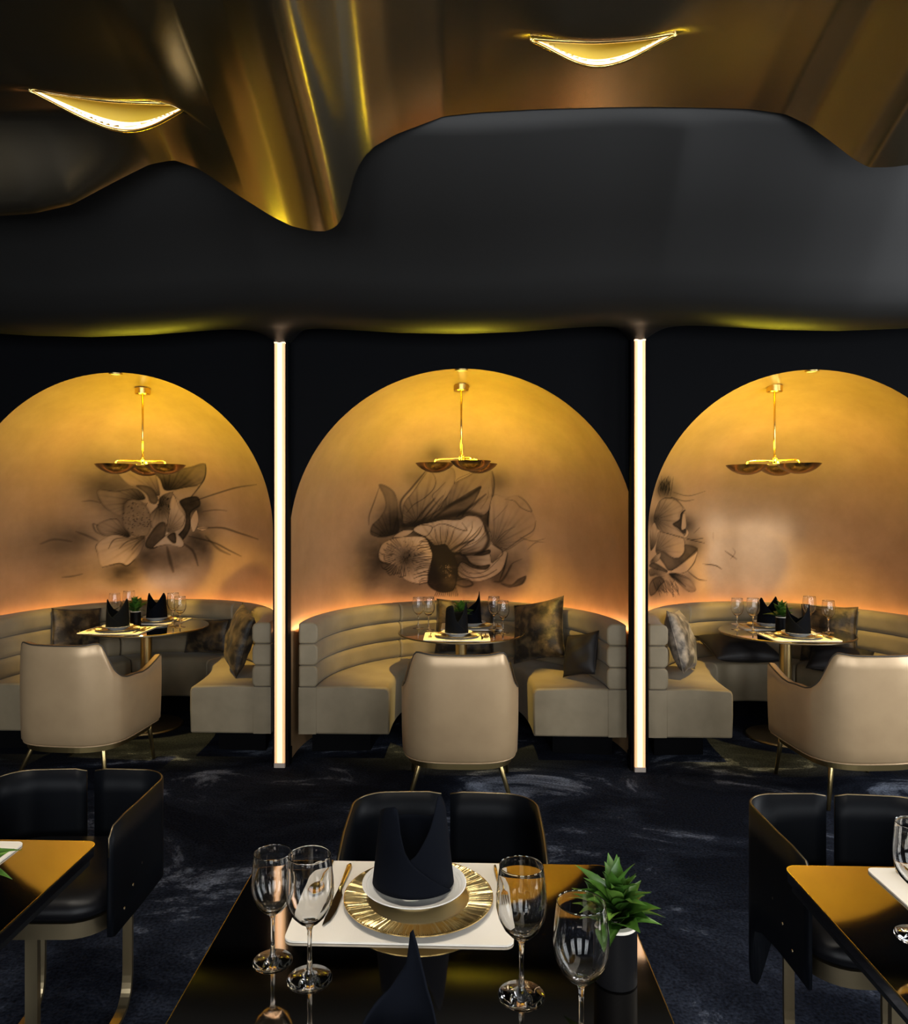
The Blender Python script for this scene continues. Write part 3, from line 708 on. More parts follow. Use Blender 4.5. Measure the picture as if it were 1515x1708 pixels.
('s',0.6,3.6,[(-229,1696),(-232,1674)]),
('s',0.6,3.6,[(-207,1631),(-208,1623)]),
('s',0.6,3.6,[(-241,1646),(-247,1634)]),
('s',0.6,3.6,[(-239,1632),(-246,1618)]),
('s',0.6,3.6,[(-235,1637),(-236,1626)]),
('s',0.6,3.6,[(-223,1679),(-224,1665)]),
('s',0.6,3.6,[(-219,1700),(-216,1680)]),
('s',0.6,3.6,[(-245,1674),(-240,1657)]),
('s',0.6,3.6,[(-251,1689),(-248,1674)]),
('s',0.6,3.6,[(-262,1635),(-267,1623)]),
('s',0.6,3.6,[(-265,1621),(-268,1602)]),
('s',0.6,3.6,[(-196,1679),(-196,1668)]),
('s',0.6,3.6,[(-255,1642),(-253,1635)]),
('s',0.6,3.6,[(-261,1671),(-256,1656)]),
('s',0.6,3.6,[(-253,1657),(-259,1635)]),
('s',0.6,3.6,[(-211,1647),(-205,1636)]),
('s',0.6,3.6,[(-243,1654),(-243,1628)]),
('s',0.6,3.6,[(-180,1686),(-183,1678)]),
('s',0.6,3.6,[(-254,1597),(-255,1583)]),
('s',0.6,3.6,[(-222,1641),(-223,1623)]),
('s',0.6,3.6,[(-181,1630),(-186,1611)]),
('s',0.6,3.6,[(-245,1659),(-253,1641)]),
('s',0.6,3.6,[(-265,1639),(-270,1627)]),
('s',0.6,3.6,[(-199,1593),(-194,1586)]),
],
'r': [
('b',0.5,67,(-641,1753)),
('b',0.4,75,(-383,1475)),
('b',0.35,90,(-331,1301)),
('b',0.45,90,(-682,1009)),
('b',0.35,60,(-724,1516)),
('b',0.25,82,(-366,1023)),
('b',0.25,75,(-538,1719)),
('p',0.1,0.5,(-693,1516),[(-664,1653),(-598,1675),(-493,1661),(-424,1602),(-457,1558),(-455,1513),(-518,1476),(-409,1392),(-418,1370),(-518,1391),(-651,1428),(-714,1516)]),
('p',0.66,0.5,None,[(-518,1476),(-455,1513),(-446,1561),(-414,1587),(-401,1584),(-421,1557),(-427,1475),(-392,1430),(-409,1400),(-463,1438)]),
('p',0.03,0.4,None,[(-421,1557),(-399,1550),(-387,1452),(-425,1430),(-436,1453)]),
('p',0.03,0.4,None,[(-383,1437),(-366,1407),(-383,1373),(-418,1370),(-392,1400)]),
('p',0.08,0.5,(-682,1277),[(-651,1420),(-518,1393),(-414,1363),(-408,1257),(-472,1211),(-536,1225),(-612,1273),(-692,1277),(-671,1370)]),
('p',0.56,0.5,None,[(-692,1277),(-612,1273),(-536,1225),(-463,1211),(-408,1257),(-401,1317),(-288,1285),(-314,1247),(-427,1161),(-546,1111),(-612,1178)]),
('p',0.04,0.5,None,[(-536,1107),(-427,1157),(-314,1236),(-284,1262),(-295,1187),(-374,1106),(-454,1087)]),
('p',0.1,0.5,(-723,1301),[(-749,1431),(-703,1494),(-666,1414),(-692,1328),(-749,1281)]),
('p',0.12,0.5,(-723,1208),[(-744,1210),(-642,1260),(-651,1210),(-733,1180)]),
('p',0.6,0.5,None,[(-754,1182),(-692,1184),(-574,1124),(-593,1103),(-744,1153)]),
('p',0.2,0.4,(-723,1072),[(-754,1147),(-593,1110),(-509,1038),(-546,996),(-661,1087),(-754,1090)]),
('p',0.6,0.4,None,[(-754,1040),(-661,1080),(-593,1037),(-642,1005),(-702,947),(-754,947)]),
('p',0.25,0.4,(-527,1084),[(-555,1093),(-454,1087),(-348,1030),(-297,952),(-366,940),(-472,1014)]),
('s',0.6,6.7,[(-555,1093),(-472,1043),(-392,979)]),
('s',0.55,3.7,[(-642,1420),(-518,1393),(-414,1363)]),
('s',0.5,3.7,[(-664,1653),(-599,1682),(-494,1669),(-406,1595)]),
('s',0.5,4.5,[(-552,1690),(-420,1658),(-326,1670)]),
('s',0.4,4.5,[(-539,1727),(-381,1699),(-233,1738)]),
('s',0.5,4.5,[(-383,1362),(-314,1353),(-230,1363)]),
('s',0.5,4.5,[(-383,1354),(-297,1338),(-222,1322)]),
('s',0.5,4.5,[(-55,1260),(-1,1222),(43,1191)]),
('s',0.3,3.7,[(-9,1191),(29,1245),(6,1283)]),
('s',0.55,5.2,[(-238,1155),(-133,1142),(-78,1111)]),
('s',0.6,5.2,[(-374,1102),(-280,1035),(-205,1025)]),
('s',0.3,3.7,[(-322,1399),(-280,1436),(-263,1451)]),
('s',0.3,3.0,[(-149,1405),(-147,1329)]),
('s',0.55,5.2,[(-374,1106),(-314,1172),(-284,1254)]),
('s',0.5,3.7,[(-660,1689),(-692,1752),(-632,1835)]),
('s',0.5,3.7,[(-659,1726),(-670,1752),(-653,1812)]),
('s',0.5,3.7,[(-655,1744),(-662,1753),(-680,1840)]),
('s',0.5,3.7,[(-646,1735),(-655,1753),(-702,1811)]),
('s',0.5,3.7,[(-637,1724),(-641,1753),(-605,1845)]),
('s',0.5,3.7,[(-633,1740),(-637,1753),(-636,1825)]),
('s',0.5,3.7,[(-619,1699),(-608,1754),(-665,1802)]),
('s',0.5,3.7,[(-616,1723),(-606,1754),(-613,1834)]),
('s',0.5,3.7,[(-613,1742),(-597,1754),(-623,1828)]),
('s',0.5,3.7,[(-601,1717),(-618,1754),(-584,1805)]),
('s',0.5,3.7,[(-591,1696),(-581,1755),(-605,1844)]),
('s',0.5,3.7,[(-587,1709),(-582,1755),(-573,1830)]),
('s',0.5,3.7,[(-578,1699),(-576,1755),(-601,1809)]),
('s',0.5,3.7,[(-578,1740),(-578,1755),(-588,1841)]),
('s',0.5,3.7,[(-570,1732),(-572,1755),(-620,1823)]),
('s',0.5,3.7,[(-557,1690),(-552,1755),(-554,1839)]),
('s',0.6,3.7,[(-723,1062),(-692,989),(-662,962)]),
('s',0.6,3.7,[(-708,1036),(-677,987),(-631,957)]),
('s',0.6,3.7,[(-694,1037),(-663,986),(-643,921)]),
('s',0.6,3.7,[(-679,1037),(-650,984),(-627,944)]),
('s',0.6,3.7,[(-665,1041),(-636,983),(-585,943)]),
('s',0.6,3.7,[(-651,1050),(-622,981),(-574,948)]),
('s',0.6,3.7,[(-638,1032),(-608,980),(-593,945)]),
('s',0.6,3.7,[(-624,1026),(-595,979),(-557,941)]),
('s',0.6,3.7,[(-610,1042),(-582,977),(-572,925)]),
('s',0.6,3.7,[(-597,1034),(-568,976),(-527,939)]),
('s',0.6,3.7,[(-584,1049),(-555,975),(-503,907)]),
('s',0.6,3.7,[(-570,1041),(-542,974),(-488,905)]),
('s',0.6,3.7,[(-557,1028),(-529,973),(-494,942)]),
('s',0.6,3.7,[(-544,1045),(-516,972),(-513,907)]),
('s',0.6,3.7,[(-531,1034),(-503,971),(-471,941)]),
('s',0.6,3.7,[(-518,1017),(-490,970),(-464,944)]),
('s',0.6,3.7,[(-505,1045),(-478,969),(-450,913)]),
('s',0.6,3.7,[(-492,1016),(-465,968),(-464,918)]),
],
}

# ------------------------------------------------------------------ room shell
WALL_Y = 4.70
NICHES = [('c', 0.0, 1.085, 1.39), ('l', -2.21, 1.02, 1.445), ('r', 2.17, 1.01, 1.445)]   # key, centre x, radius, spring height
NY, NB = 4.85, 1.25                                                                    # plan ellipse centre line and depth
TOP = 4.8
V, F = box_vf(-SIDE_X-0.1, SIDE_X+0.1, BACK_Y-0.1, 6.4, -0.1, 0.0)
tag(obj('floor', V, F, 'carpet', smooth=False), 'dark navy carpet with brushed patches, their pale sheen painted in', kind='structure')

def far_wall():
    V, F = [], []
    def quad(a, b, c, d):
        k = len(V); V.extend([a, b, c, d]); F.append((k, k+1, k+2, k+3))
    y = WALL_Y; H = 3.2
    edges = sorted([(c-r, c+r, c, r, z) for _, c, r, z in NICHES])
    x = -SIDE_X
    for a, b, c, r, zs in edges:
        quad((x,y,0),(a,y,0),(a,y,H),(x,y,H))
        n = 64
        for i in range(n):
            t0, t1 = PI-PI*i/n, PI-PI*(i+1)/n
            p0 = (c+r*math.cos(t0), y, zs+r*math.sin(t0)); p1 = (c+r*math.cos(t1), y, zs+r*math.sin(t1))
            quad(p0, p1, (p1[0], y, H), (p0[0], y, H))
        x = b
    quad((x,y,0),(SIDE_X,y,0),(SIDE_X,y,H),(x,y,H))
    return obj('wall_far', V, F, 'black_wall', smooth=False)
tag(far_wall(), 'black wall with three arched alcove openings', kind='structure')
box('wall_left', (-SIDE_X-0.1, -SIDE_X, BACK_Y, 6.4, 0, TOP), 'room_wall')['kind'] = 'structure'
def holed(wins, a0, a1):
    out = []; x = a0
    z0, z1 = wins[0][2], wins[0][3]
    for w0, w1, _, _ in wins:
        out.append((x, w0, 0, TOP)); out.append((w0, w1, 0, z0)); out.append((w0, w1, z1, TOP)); x = w1
    out.append((x, a1, 0, TOP)); return out
o = boxes('wall_back', [(a, b, BACK_Y-0.2, BACK_Y, c, d) for a, b, c, d in holed(BACK_WIN, -SIDE_X-0.1, SIDE_X+0.1)], 'room_wall'); o['kind'] = 'structure'
o = boxes('wall_right', [(SIDE_X, SIDE_X+0.2, a, b, c, d) for a, b, c, d in holed(SIDE_WIN, BACK_Y, 6.4)], 'room_wall'); o['kind'] = 'structure'
nwin = 0
for a, b, c, d in BACK_WIN:
    nwin += 1; y0, y1 = BACK_Y-0.14, BACK_Y-0.06; t = 0.05; mid = (a+b)/2; bs = []
    bs += [(a, a+t, y0, y1, c, d), (b-t, b, y0, y1, c, d), (a, b, y0, y1, c, c+t), (a, b, y0, y1, d-t, d), (mid-t/2, mid+t/2, y0, y1, c, d), (a, b, y0, y1, 2.3, 2.3+t)]
    o = boxes('window_%d' % nwin, bs, 'window_frame'); o['kind'] = 'structure'
for a, b, c, d in SIDE_WIN:
    nwin += 1; x0, x1 = SIDE_X+0.06, SIDE_X+0.14; t = 0.05; mid = (a+b)/2
    bs = [(x0, x1, a, a+t, c, d), (x0, x1, b-t, b, c, d), (x0, x1, a, b, c, c+t), (x0, x1, a, b, d-t, d), (x0, x1, mid-t/2, mid+t/2, c, d), (x0, x1, a, b, 2.3, 2.3+t)]
    o = boxes('window_%d' % nwin, bs, 'window_frame'); o['kind'] = 'structure'

# dark curved ceiling from the far wall up to the gold sheet, then the slab over the room
YC = 3.60
PROFILE = [(-4.4,3.1),(-3.6,3.28),(-2.867,3.132),(-2.564,3.054),(-2.262,3.032),(-2.083,3.039),(-1.903,3.074),(-1.665,3.194),(-1.517,3.265),(-1.398,3.286),(-1.28,3.246),(-1.074,3.112),(-0.928,3.023),(-0.825,2.972),(-0.723,2.948),(-0.65,2.947),(-0.592,2.978),(-0.554,3.056),(-0.531,3.171),(-0.499,3.266),(-0.432,3.349),(-0.316,3.413),(-0.085,3.495),(0.087,3.507),(0.374,3.51),(0.8,3.502),(1.363,3.483),(1.531,3.46),(1.643,3.407),(1.782,3.303),(1.851,3.248),(1.921,3.21),(2.031,3.214),(2.169,3.234),(2.472,3.336),(2.745,3.303),(3.152,3.129),(3.7,3.25),(4.4,3.1)]
STRIPS = [-3.32, -1.12, 1.084, 3.29]
def ceil_z(x, d):
    """belly of the ceiling in each bay, drawn down to a point over each fin"""
    s = min(abs(x-q) for q in STRIPS); d0 = 0.31
    zl = interp(s, [(0, 2.672), (0.15, 2.668), (0.3, 2.664), (0.45, 2.655), (0.75, 2.635), (1.1, 2.625)])
    e = d-d0
    mid = zl+1.9*e*e if e < 0 else zl+0.15*e+0.75*e*sstep(e/0.35)+0.30*e*e
    fin = interp(d, [(0, 2.605), (0.09, 2.615), (0.27, 2.672)]) if e < 0 else 2.672+0.15*e+0.72*e*sstep(e/0.35)+0.28*e*e
    k = math.exp(-(s/0.16)**1.5)
    return mid*(1-k)+fin*k
def dark_ceiling():
    xs = sorted(set([round(-SIDE_X+2*SIDE_X*i/264, 4) for i in range(265)]+STRIPS)); V, F = [], []
    ds = [0, .03, .06, .09, .12, .15, .18, .21, .24, .27, .30, .34, .38, .43, .5, .57, .65, .75, .85, .95, 1.02, 1.07]
    rows = len(ds)+1
    for x in xs:
        for d in ds: V.append((x, WALL_Y-0.01-d, ceil_z(x, d)))
        V.append((x, WALL_Y-0.01-1.08, TOP))
    for i in range(len(xs)-1):
        for j in range(rows-1): F.append((i*rows+j, i*rows+j+1, (i+1)*rows+j+1, (i+1)*rows+j))
    o = obj('ceiling', V, F, 'dark_ceiling'); sharp(o, 50); return o
tag(dark_ceiling(), 'dark sloping ceiling between wavy gold sheet and alcove wall', kind='structure')
box('ceiling_slab', (-SIDE_X-0.2, SIDE_X+0.2, BACK_Y-0.2, 6.4, TOP, TOP+0.1), 'room_wall')['kind'] = 'structure'

# light scoops cut into the gold sheet: near edge and far edge curves in plan
SCOOPS = [dict(near=[(-1.88,3.195),(-1.721,3.229),(-1.562,3.258),(-1.379,3.272),(-1.187,3.284)], far=[(-1.88,3.195),(-1.75,3.31),(-1.661,3.372),(-1.562,3.406),(-1.384,3.363),(-1.187,3.284)], z0=3.28, sag=0.142, skew=0.92),
          dict(near=[(0.297,3.236),(0.466,3.250),(0.596,3.256),(0.76,3.247),(0.914,3.224)], far=[(0.297,3.236),(0.435,3.311),(0.546,3.346),(0.64,3.356),(0.765,3.323),(0.914,3.224)], z0=3.49, sag=0.102, skew=1.05)]
for s in SCOOPS:
    s['nt'] = [(p.x, p.y) for p in spline([(x, y, 0) for x, y in s['near']], 8)]
    s['x0'], s['x1'] = s['near'][0][0], s['near'][-1][0]
    s['ft'] = []
    for i in range(41):                 # the far lip sags in one smooth bow
        q = i/40; x = s['x0']+(s['x1']-s['x0'])*q
        s['ft'].append((x, interp(x, s['nt'])+s['sag']*math.sin(PI*q**s['skew'])**1.25))
prof_fine = None
def gold_z(x, y):
    d = YC-y
    hc = interp(x, PROF_S)
    if x < -1.05:                       # the sheet flattens behind its front wave on the left
        k = sstep(d/0.30)*sstep((-1.0-x)/0.6)
        hc = hc*(1-k)+3.285*k
    z = hc+0.37*d
    z += 0.012*math.sin(2.3*x+5*y)
    for s in SCOOPS:                    # swollen lid over each scoop, hollow in front of it
        cx = (s['x0']+s['x1'])/2; hw = (s['x1']-s['x0'])/2
        u = (x-cx)/(hw*1.02); e = math.exp(-u**4)
        yn = interp(min(max(x, s['x0']), s['x1']), s['nt'])
        near_d = yn-y
        if near_d > 0: z -= 0.03*e*math.exp(-((near_d-0.0)/0.16)**2)*sstep((near_d+0.02)/0.05)
        elif near_d > -0.3: z += 0.0
    return z
PROF_S = []
_xs = np.linspace(-4.4, 4.4, 900); _zs = np.interp(_xs, [a for a, _ in PROFILE], [b for _, b in PROFILE])
_k = np.exp(-np.linspace(-2, 2, 9)**2); _k /= _k.sum()
_zp = np.convolve(np.pad(_zs, 4, mode='edge'), _k, mode='valid')
PROF_S = list(zip(_xs.tolist(), _zp.tolist()))
def gold_sheet():
    xs = np.concatenate([np.linspace(-4.39, -2.3, 60), np.linspace(-2.28, 2.5, 380), np.linspace(2.52, 4.39, 60)])
    ys = np.concatenate([np.linspace(YC, 2.9, 64), np.linspace(2.87, 0.9, 40)])
    V, F = [], []; ny = len(ys)
    Z = np.zeros((len(xs), ny))
    for i, x in enumerate(xs):
        for j, y in enumerate(ys):
            V.append((x, y, gold_z(x, y)))
    def inside(x, y):
        for s in SCOOPS:
            if s['x0'] < x < s['x1'] and interp(x, s['nt'])-0.002 < y < interp(x, s['ft'])-0.002: return True
        return False
    for i in range(len(xs)-1):
        for j in range(ny-1):
            if inside((xs[i]+xs[i+1])/2, (ys[j]+ys[j+1])/2): continue
            F.append((i*ny+j, i*ny+j+1, (i+1)*ny+j+1, (i+1)*ny+j))
    o = obj('ceiling_metal_sheet', V, F, 'gold_sheet'); return o
tag(gold_sheet(), 'wavy brushed gold metal sheet across the ceiling', kind='structure')
def scoop(s, label):
    cx = (s['x0']+s['x1'])/2; yy = s['near'][2][1]
    zc = gold_z(cx, yy)
    t = empty('ceiling_light', (cx, yy, zc)); tag(t, label, 'ceiling light', 'light scoops in the gold ceiling')
    n = 40; dif, ref, rimn, rimf = [], [], [], []
    for i in range(n+1):
        x = s['x0']+(s['x1']-s['x0'])*i/n
        a = interp(x, s['nt']); b = interp(x, s['ft']); wd = max(b-a, 0.002); k = wd/0.15
        zl = s['z0']+0.37*(YC-b); zn = s['z0']+0.37*(YC-a)
        L = lambda y, z: (x-cx, y-yy, z-zc)
        f0 = (b, zl-0.012); f1 = (b+0.004, zl+0.030*k)
        dif.append([L(*f0), L(*f1)])
        arc = [f1, (b-wd*0.06, zl+0.085*k), (b-wd*0.25, zl+0.108*k), (b-wd*0.55, zl+0.125*k), (a, zn+0.10*k), (a, zn-0.004)]
        ref.append([L(*p) for p in arc]); rimn.append(L(a, zn-0.006)); rimf.append(L(b, zl-0.014))
    def strip(name, rows, m):
        k = len(rows[0]); V = [p for r in rows for p in r]
        F = [(i*k+j, i*k+j+1, (i+1)*k+j+1, (i+1)*k+j) for i in range(len(rows)-1) for j in range(k-1)]
        return obj(name, V, F, m, t)
    strip('diffuser', dif, 'lamp_white'); strip('reflector', ref, 'scoop_gold')
    tube('rim', rimf+rimn[::-1][1:-1], 0.007, 'gold_bright', t, 8, closed=True)
def added_table_spot(x, y, label):  # unseen ceiling spots, added to brighten the foreground tables
    z = gold_z(x, y)-0.012
    t = empty('added_ceiling_spot', (x, y, z)); tag(t, label, 'added_spot', 'added fill lights over the foreground tables')
    lathe('trim_ring', [(0.05, 0.03), (0.075, 0.03), (0.078, -0.004), (0.055, -0.006), (0.05, 0.0), (0.05, 0.03)], 'brass', t, 32)
    lathe('lens', [(0, 0.006), (0.05, 0.006), (0.05, 0.002), (0, 0.002)], 'lamp_white', t, 24)
    ld = bpy.data.lights.new('added_spot_beam', 'SPOT'); ld.energy = SPOT; ld.color = (1.0, 0.91, 0.78); ld.spot_size = R(46); ld.spot_blend = 0.8; ld.shadow_soft_size = 0.10
    lo = bpy.data.objects.new('added_spot_beam', ld); COL.objects.link(lo); lo.parent = t; lo.location = (0, 0, -0.02); lo.rotation_euler = (R(6), 0, 0)
SPOT = 260.0
added_table_spot(-0.07, 1.15, 'added ceiling fill light above the nearest table')
added_table_spot(-1.35, 1.2, 'added ceiling fill light above the left table')
added_table_spot(1.19, 1.15, 'added ceiling fill light above the right table')
scoop(SCOOPS[0], 'crescent-shaped glowing light scoop in gold ceiling above the flower booth at left')
scoop(SCOOPS[1], 'crescent-shaped glowing light scoop at top edge above the middle booth')

# ------------------------------------------------------------------ alcoves with ink flowers
def fbm(shape, rng):
    out = np.zeros(shape)
    for n, amp in ((9, .4), (20, .3), (48, .2), (110, .1)):
        g = rng.rand(n+2, n+2); yi = np.linspace(0, n, shape[0]); xi = np.linspace(0, n, shape[1])
        a = yi.astype(int); b = xi.astype(int); fy = (yi-a)[:, None]; fx = (xi-b)[None, :]
        out += amp*(g[a][:, b]*(1-fy)*(1-fx)+g[a+1][:, b]*fy*(1-fx)+g[a][:, b+1]*(1-fy)*fx+g[a+1][:, b+1]*fy*fx)
    return out
def paint(items):
    """ink density on a (x, z) raster in mm, 3 mm a cell"""
    st = 3.0; x0, x1, z0, z1 = -1080, 1080, 700, 2250
    gx = np.arange(x0, x1, st); gz = np.arange(z0, z1, st); X, Z = np.meshgrid(gx, gz)
    A = np.zeros_like(X); rng = np.random.RandomState(3)
    FN = fbm(X.shape, rng)
    def win(pts, pad):
        P = np.array(pts, float); a = max(0, int((P[:,0].min()-pad-x0)/st)); b = int((P[:,0].max()+pad-x0)/st)+2
        c = max(0, int((P[:,1].min()-pad-z0)/st)); d = int((P[:,1].max()+pad-z0)/st)+2
        return slice(c, max(c+1, d)), slice(a, max(a+1, b))
    def dist(pts, sl):
        xx, zz = X[sl], Z[sl]; D = np.full(xx.shape, 1e9); T = np.zeros(xx.shape); n = len(pts)-1
        for i in range(n):
            (ax, az), (bx, bz) = pts[i], pts[i+1]; dx, dz = bx-ax, bz-az; q = dx*dx+dz*dz+1e-9
            t = np.clip(((xx-ax)*dx+(zz-az)*dz)/q, 0, 1); d = np.hypot(xx-ax-t*dx, zz-az-t*dz)
            mk = d < D; D[mk] = d[mk]; T[mk] = ((i+t)/n)[mk]
        return D, T
    def smooth(pts, closed=False):
        return [(p.x, p.y) for p in spline([(a, b, 0) for a, b in pts], 5, closed)]
    for it in items:
        if it[0] == 'b':
            _, dk, r, (cx, cz) = it; g = np.exp(-(((X-cx)**2+(Z-cz)**2)/(2*(r*0.8)**2)))*min(0.75, dk*1.25)*(0.55+0.9*FN); A = A+g*(1-A)
        elif it[0] == 's':
            _, dk, wd, pts = it; pts = smooth(pts) if len(pts) > 2 else pts
            sl = win(pts, wd*3+6); D, T = dist(pts, sl)
            wv = np.maximum(wd*(0.55+0.45*np.sin(PI*np.clip(T, 0.03, 0.97))), 2.2)
            g = np.clip(1.25-D/wv, 0, 1)*abs(dk)*(0.75+0.25*np.sin(PI*T))
            A[sl] = A[sl]+g*(1-A[sl]) if dk > 0 else A[sl]*(1-g)
        else:
            _, tone, edge, base, pts = it
            poly = smooth(pts, True); sl = win(poly, 30); xx, zz = X[sl], Z[sl]; ins = np.zeros(xx.shape, bool); n = len(poly)
            for i in range(n):
                (ax, az), (bx, bz) = poly[i], poly[(i+1) % n]
                if az == bz: continue
                c = ((az > zz) != (bz > zz)) & (xx < (bx-ax)*(zz-az)/(bz-az)+ax); ins ^= c
            D, T = dist(poly+[poly[0]], sl)
            val = np.full(xx.shape, tone)
            if base is not None:
                rr = np.hypot(xx-base[0], zz-base[1]); rm = max(rr[ins].max(), 1) if ins.any() else 1
                th = np.arctan2(zz-base[1], xx-base[0]); u = rr/rm
                ph = rng.rand(5)*6.28
                st_ = 0.5+0.25*np.sin(th*23+ph[0]+2*u)+0.25*np.sin(th*41+ph[1]-3*u)
                val = val+0.55*np.clip(1-u*1.5, 0, 1)**1.2+0.30*np.clip(st_-0.45, 0, 1)*np.clip(1.15-u, 0, 1)
            val = val*(0.6+0.8*FN[sl])+0.22*tone**0.5*np.clip(1-D/16, 0, 1)
            k = np.clip(D/5, 0, 1)*ins
            A[sl] = A[sl]*(1-k)+np.clip(val, 0, 0.95)*k
            g = np.clip(1.2-D/3.2, 0, 1)*edge*(0.55+0.45*np.sin(T*17+tone*40)); A[sl] = A[sl]+np.clip(g, 0, 1)*(1-A[sl])
    return np.clip(1-(1-np.clip(A*1.04-0.03, 0, 1))**2.2, 0, 0.985), x0, z0, st
def alcove(key, xc, r, zs, label):
    nm = dict(c='center', l='left', r='right')[key]
    plan = [(-r, WALL_Y-0.002), (-r, 4.78)]
    nu = 460
    plan += [(-r*math.cos(PI*i/nu), NY+NB*math.sin(PI*i/nu)) for i in range(nu+1)]
    plan += [(r, 4.78), (r, WALL_Y-0.002)]
    levels = [(1.0, z) for z in [0, 0.4, 0.7]+list(np.arange(0.76, zs, 0.0075))]
    for f in np.concatenate([np.linspace(0, R(33), 84), np.linspace(R(34.5), R(90), 38)]): levels.append((math.cos(f), zs+r*math.sin(f)))
    V = []; nv = len(levels)
    for px_, py_ in plan:
        for c, z in levels: V.append((px_*c, (NY+(py_-NY)*c if py_ > NY else py_), z))
    F = [(i*nv+j, i*nv+j+1, (i+1)*nv+j+1, (i+1)*nv+j) for i in range(len(plan)-1) for j in range(nv-1)]
    o = obj('wall_alcove_'+nm, V, F, 'mural'); o.location = (xc, 0, 0)
    A, x0, z0, st = paint(INK[key]); P = np.array(V)
    ix = np.clip((P[:,0]*1000-x0)/st, 0, A.shape[1]-1.01); iz = np.clip((P[:,2]*1000-z0)/st, 0, A.shape[0]-1.01)
    a, b = ix.astype(int), iz.astype(int); fx, fz = ix-a, iz-b
    val = A[b,a]*(1-fx)*(1-fz)+A[b,a+1]*fx*(1-fz)+A[b+1,a]*(1-fx)*fz+A[b+1,a+1]*fx*fz
    val[(P[:,2] < 0.72) | (P[:,1] < NY+0.01)] *= 1.0
    at = o.data.attributes.new('ink', 'FLOAT', 'POINT'); at.data.foreach_set('value', val.astype(np.float32))
    tag(o, label, kind='structure')
alcove(*NICHES[0], 'domed alcove wall painted with a large ink poppy, middle booth')
alcove(*NICHES[1], 'domed alcove wall painted with an ink flower with long whiskers')
alcove(*NICHES[2], 'domed alcove wall with ink petals at one side and pale sheen')

# ------------------------------------------------------------------ fins with light strips
for i, x in enumerate((-1.12, 1.084, -3.32, 3.29)):
    zt = 2.63
    o = box('trim_%d' % (i+1), (x-0.045, x+0.045, 4.615, WALL_Y+0.0, 0.0, zt+0.02), 'black_wall'); o['kind'] = 'structure'
    o = box('baseboard_%d' % (i+1), (x-0.052, x+0.052, 4.606, WALL_Y, 0.0, 0.10), 'plinth_black'); o['kind'] = 'structure'
    if i > 1: continue
    t = empty('light_strip', (x, 4.59, 0.0))
    tag(t, ['tall warm vertical light strip between the left and middle alcoves', 'tall warm vertical light strip between the middle and right alcoves'][i], 'light strip', 'light strips on the fins')
    box('diffuser', (-0.0145, 0.0145, -0.006, 0.012, 0.03, zt-0.012), 'strip_glow', t)
    for sx in (-1, 1):
        box('edge_lens', (min(sx*0.0175, sx*0.031), max(sx*0.0175, sx*0.031), -0.008, 0.013, 0.03, zt-0.012), 'strip_edge', t)
    box('foot', (-0.033, 0.033, -0.012, 0.013, 0.002, 0.03), 'acrylic', t)
    box('top_cap', (-0.033, 0.033, -0.010, 0.013, zt-0.012, zt-0.004), 'strip_glow', t)

# ------------------------------------------------------------------ booth furniture
BY = 4.78                                   # banquette front line
def bench(a, label_unused=None):
    """curved banquette in local coordinates: x from the booth centre, y from the front line"""
    t = empty('curved_banquette')
    b, T = 1.235, 0.125
    def O(th): return Vector((-a*math.cos(th), b*math.sin(th), 0))
    def I(th):
        c, s = math.cos(th), math.sin(th); n = 2/2.7
        return Vector((-0.46*math.copysign(abs(c)**n, c), 0.93*abs(s)**n, 0))
    def ring(th, pts, base=0.0, full=False):
        o, i = O(th), I(th); n = (i-o); n.normalize()
        if th < 1e-6 or abs(th-PI) < 1e-6: n = Vector((1 if th < 1 else -1, 0, 0))
        D = (i-o).length
        return [o+n*(D*p[0]+p[1])+Vector((0, 0, p[2])) for p in pts]
    def sweep(name, t0, t1, pts, m, n=None, ang=45):
        n = n or max(6, int((t1-t0)/R(3)))
        return rings_mesh(name, [ring(t0+(t1-t0)*i/n, pts) for i in range(n+1)], m, t, ang=ang)
    cuts = [0.0, R(58), R(122), PI]; g = R(0.25)
    for k in range(3):
        t0, t1 = cuts[k]+(g if k else 0), cuts[k+1]-(g if k < 2 else 0)
        sec = [(0, T-0.02, 0.15), (1, 0, 0.15), (1, 0.004, 0.30), (1, 0.004, 0.42), (1, -0.006, 0.443), (1, -0.026, 0.453), (0.5, 0, 0.462), (0, T-0.02, 0.455)]
        bevel(sweep('seat_cushion', t0, t1, sec, 'bench_leather'), 0.012, 2, 50)
        for q in range(3):
            z0, z1 = 0.452+q*0.139, 0.452+(q+1)*0.139-0.003; h = z1-z0
            bl = [(0, 0, z0)]
            for j in range(9):
                v = j/8; bl.append((0, T-0.020*(abs(2*v-1)**6.0)-0.002, z0+h*v))
            bl.append((0, 0, z1))
            if q == 2: bl[-3:] = [(0, T-0.012, z0+h*0.9), (0, T-0.035, z1), (0, 0.012, z1), (0, 0, z1-0.012)]
            bevel(sweep('backrest_channel', t0, t1, bl, 'bench_leather'), 0.010, 2, 60)
    sweep('backrest_base', 0.0, PI, [(0, 0, 0.15), (0, T-0.012, 0.15), (0, T-0.012, 0.45), (0, 0, 0.45)], 'bench_leather', 60)
    e0 = R(5.5)
    sweep('plinth', e0, PI-e0, [(0, 0.06, 0.0), (1, -0.14, 0.0), (1, -0.14, 0.15), (0, 0.06, 0.15)], 'plinth_black', 60)
    return t
bC = bench(1.045); bC.location = (0, BY, 0)
tag(bC, 'taupe leather curved banquette in the middle alcove', 'banquette', 'curved banquettes')
bL = bench(0.985); bL.location = (-2.21, BY, 0)
tag(bL, 'taupe leather curved banquette under the whiskered ink flower, at left', 'banquette', 'curved banquettes')
bR = copy_tree(bL); bR.location = (2.17, BY, 0)
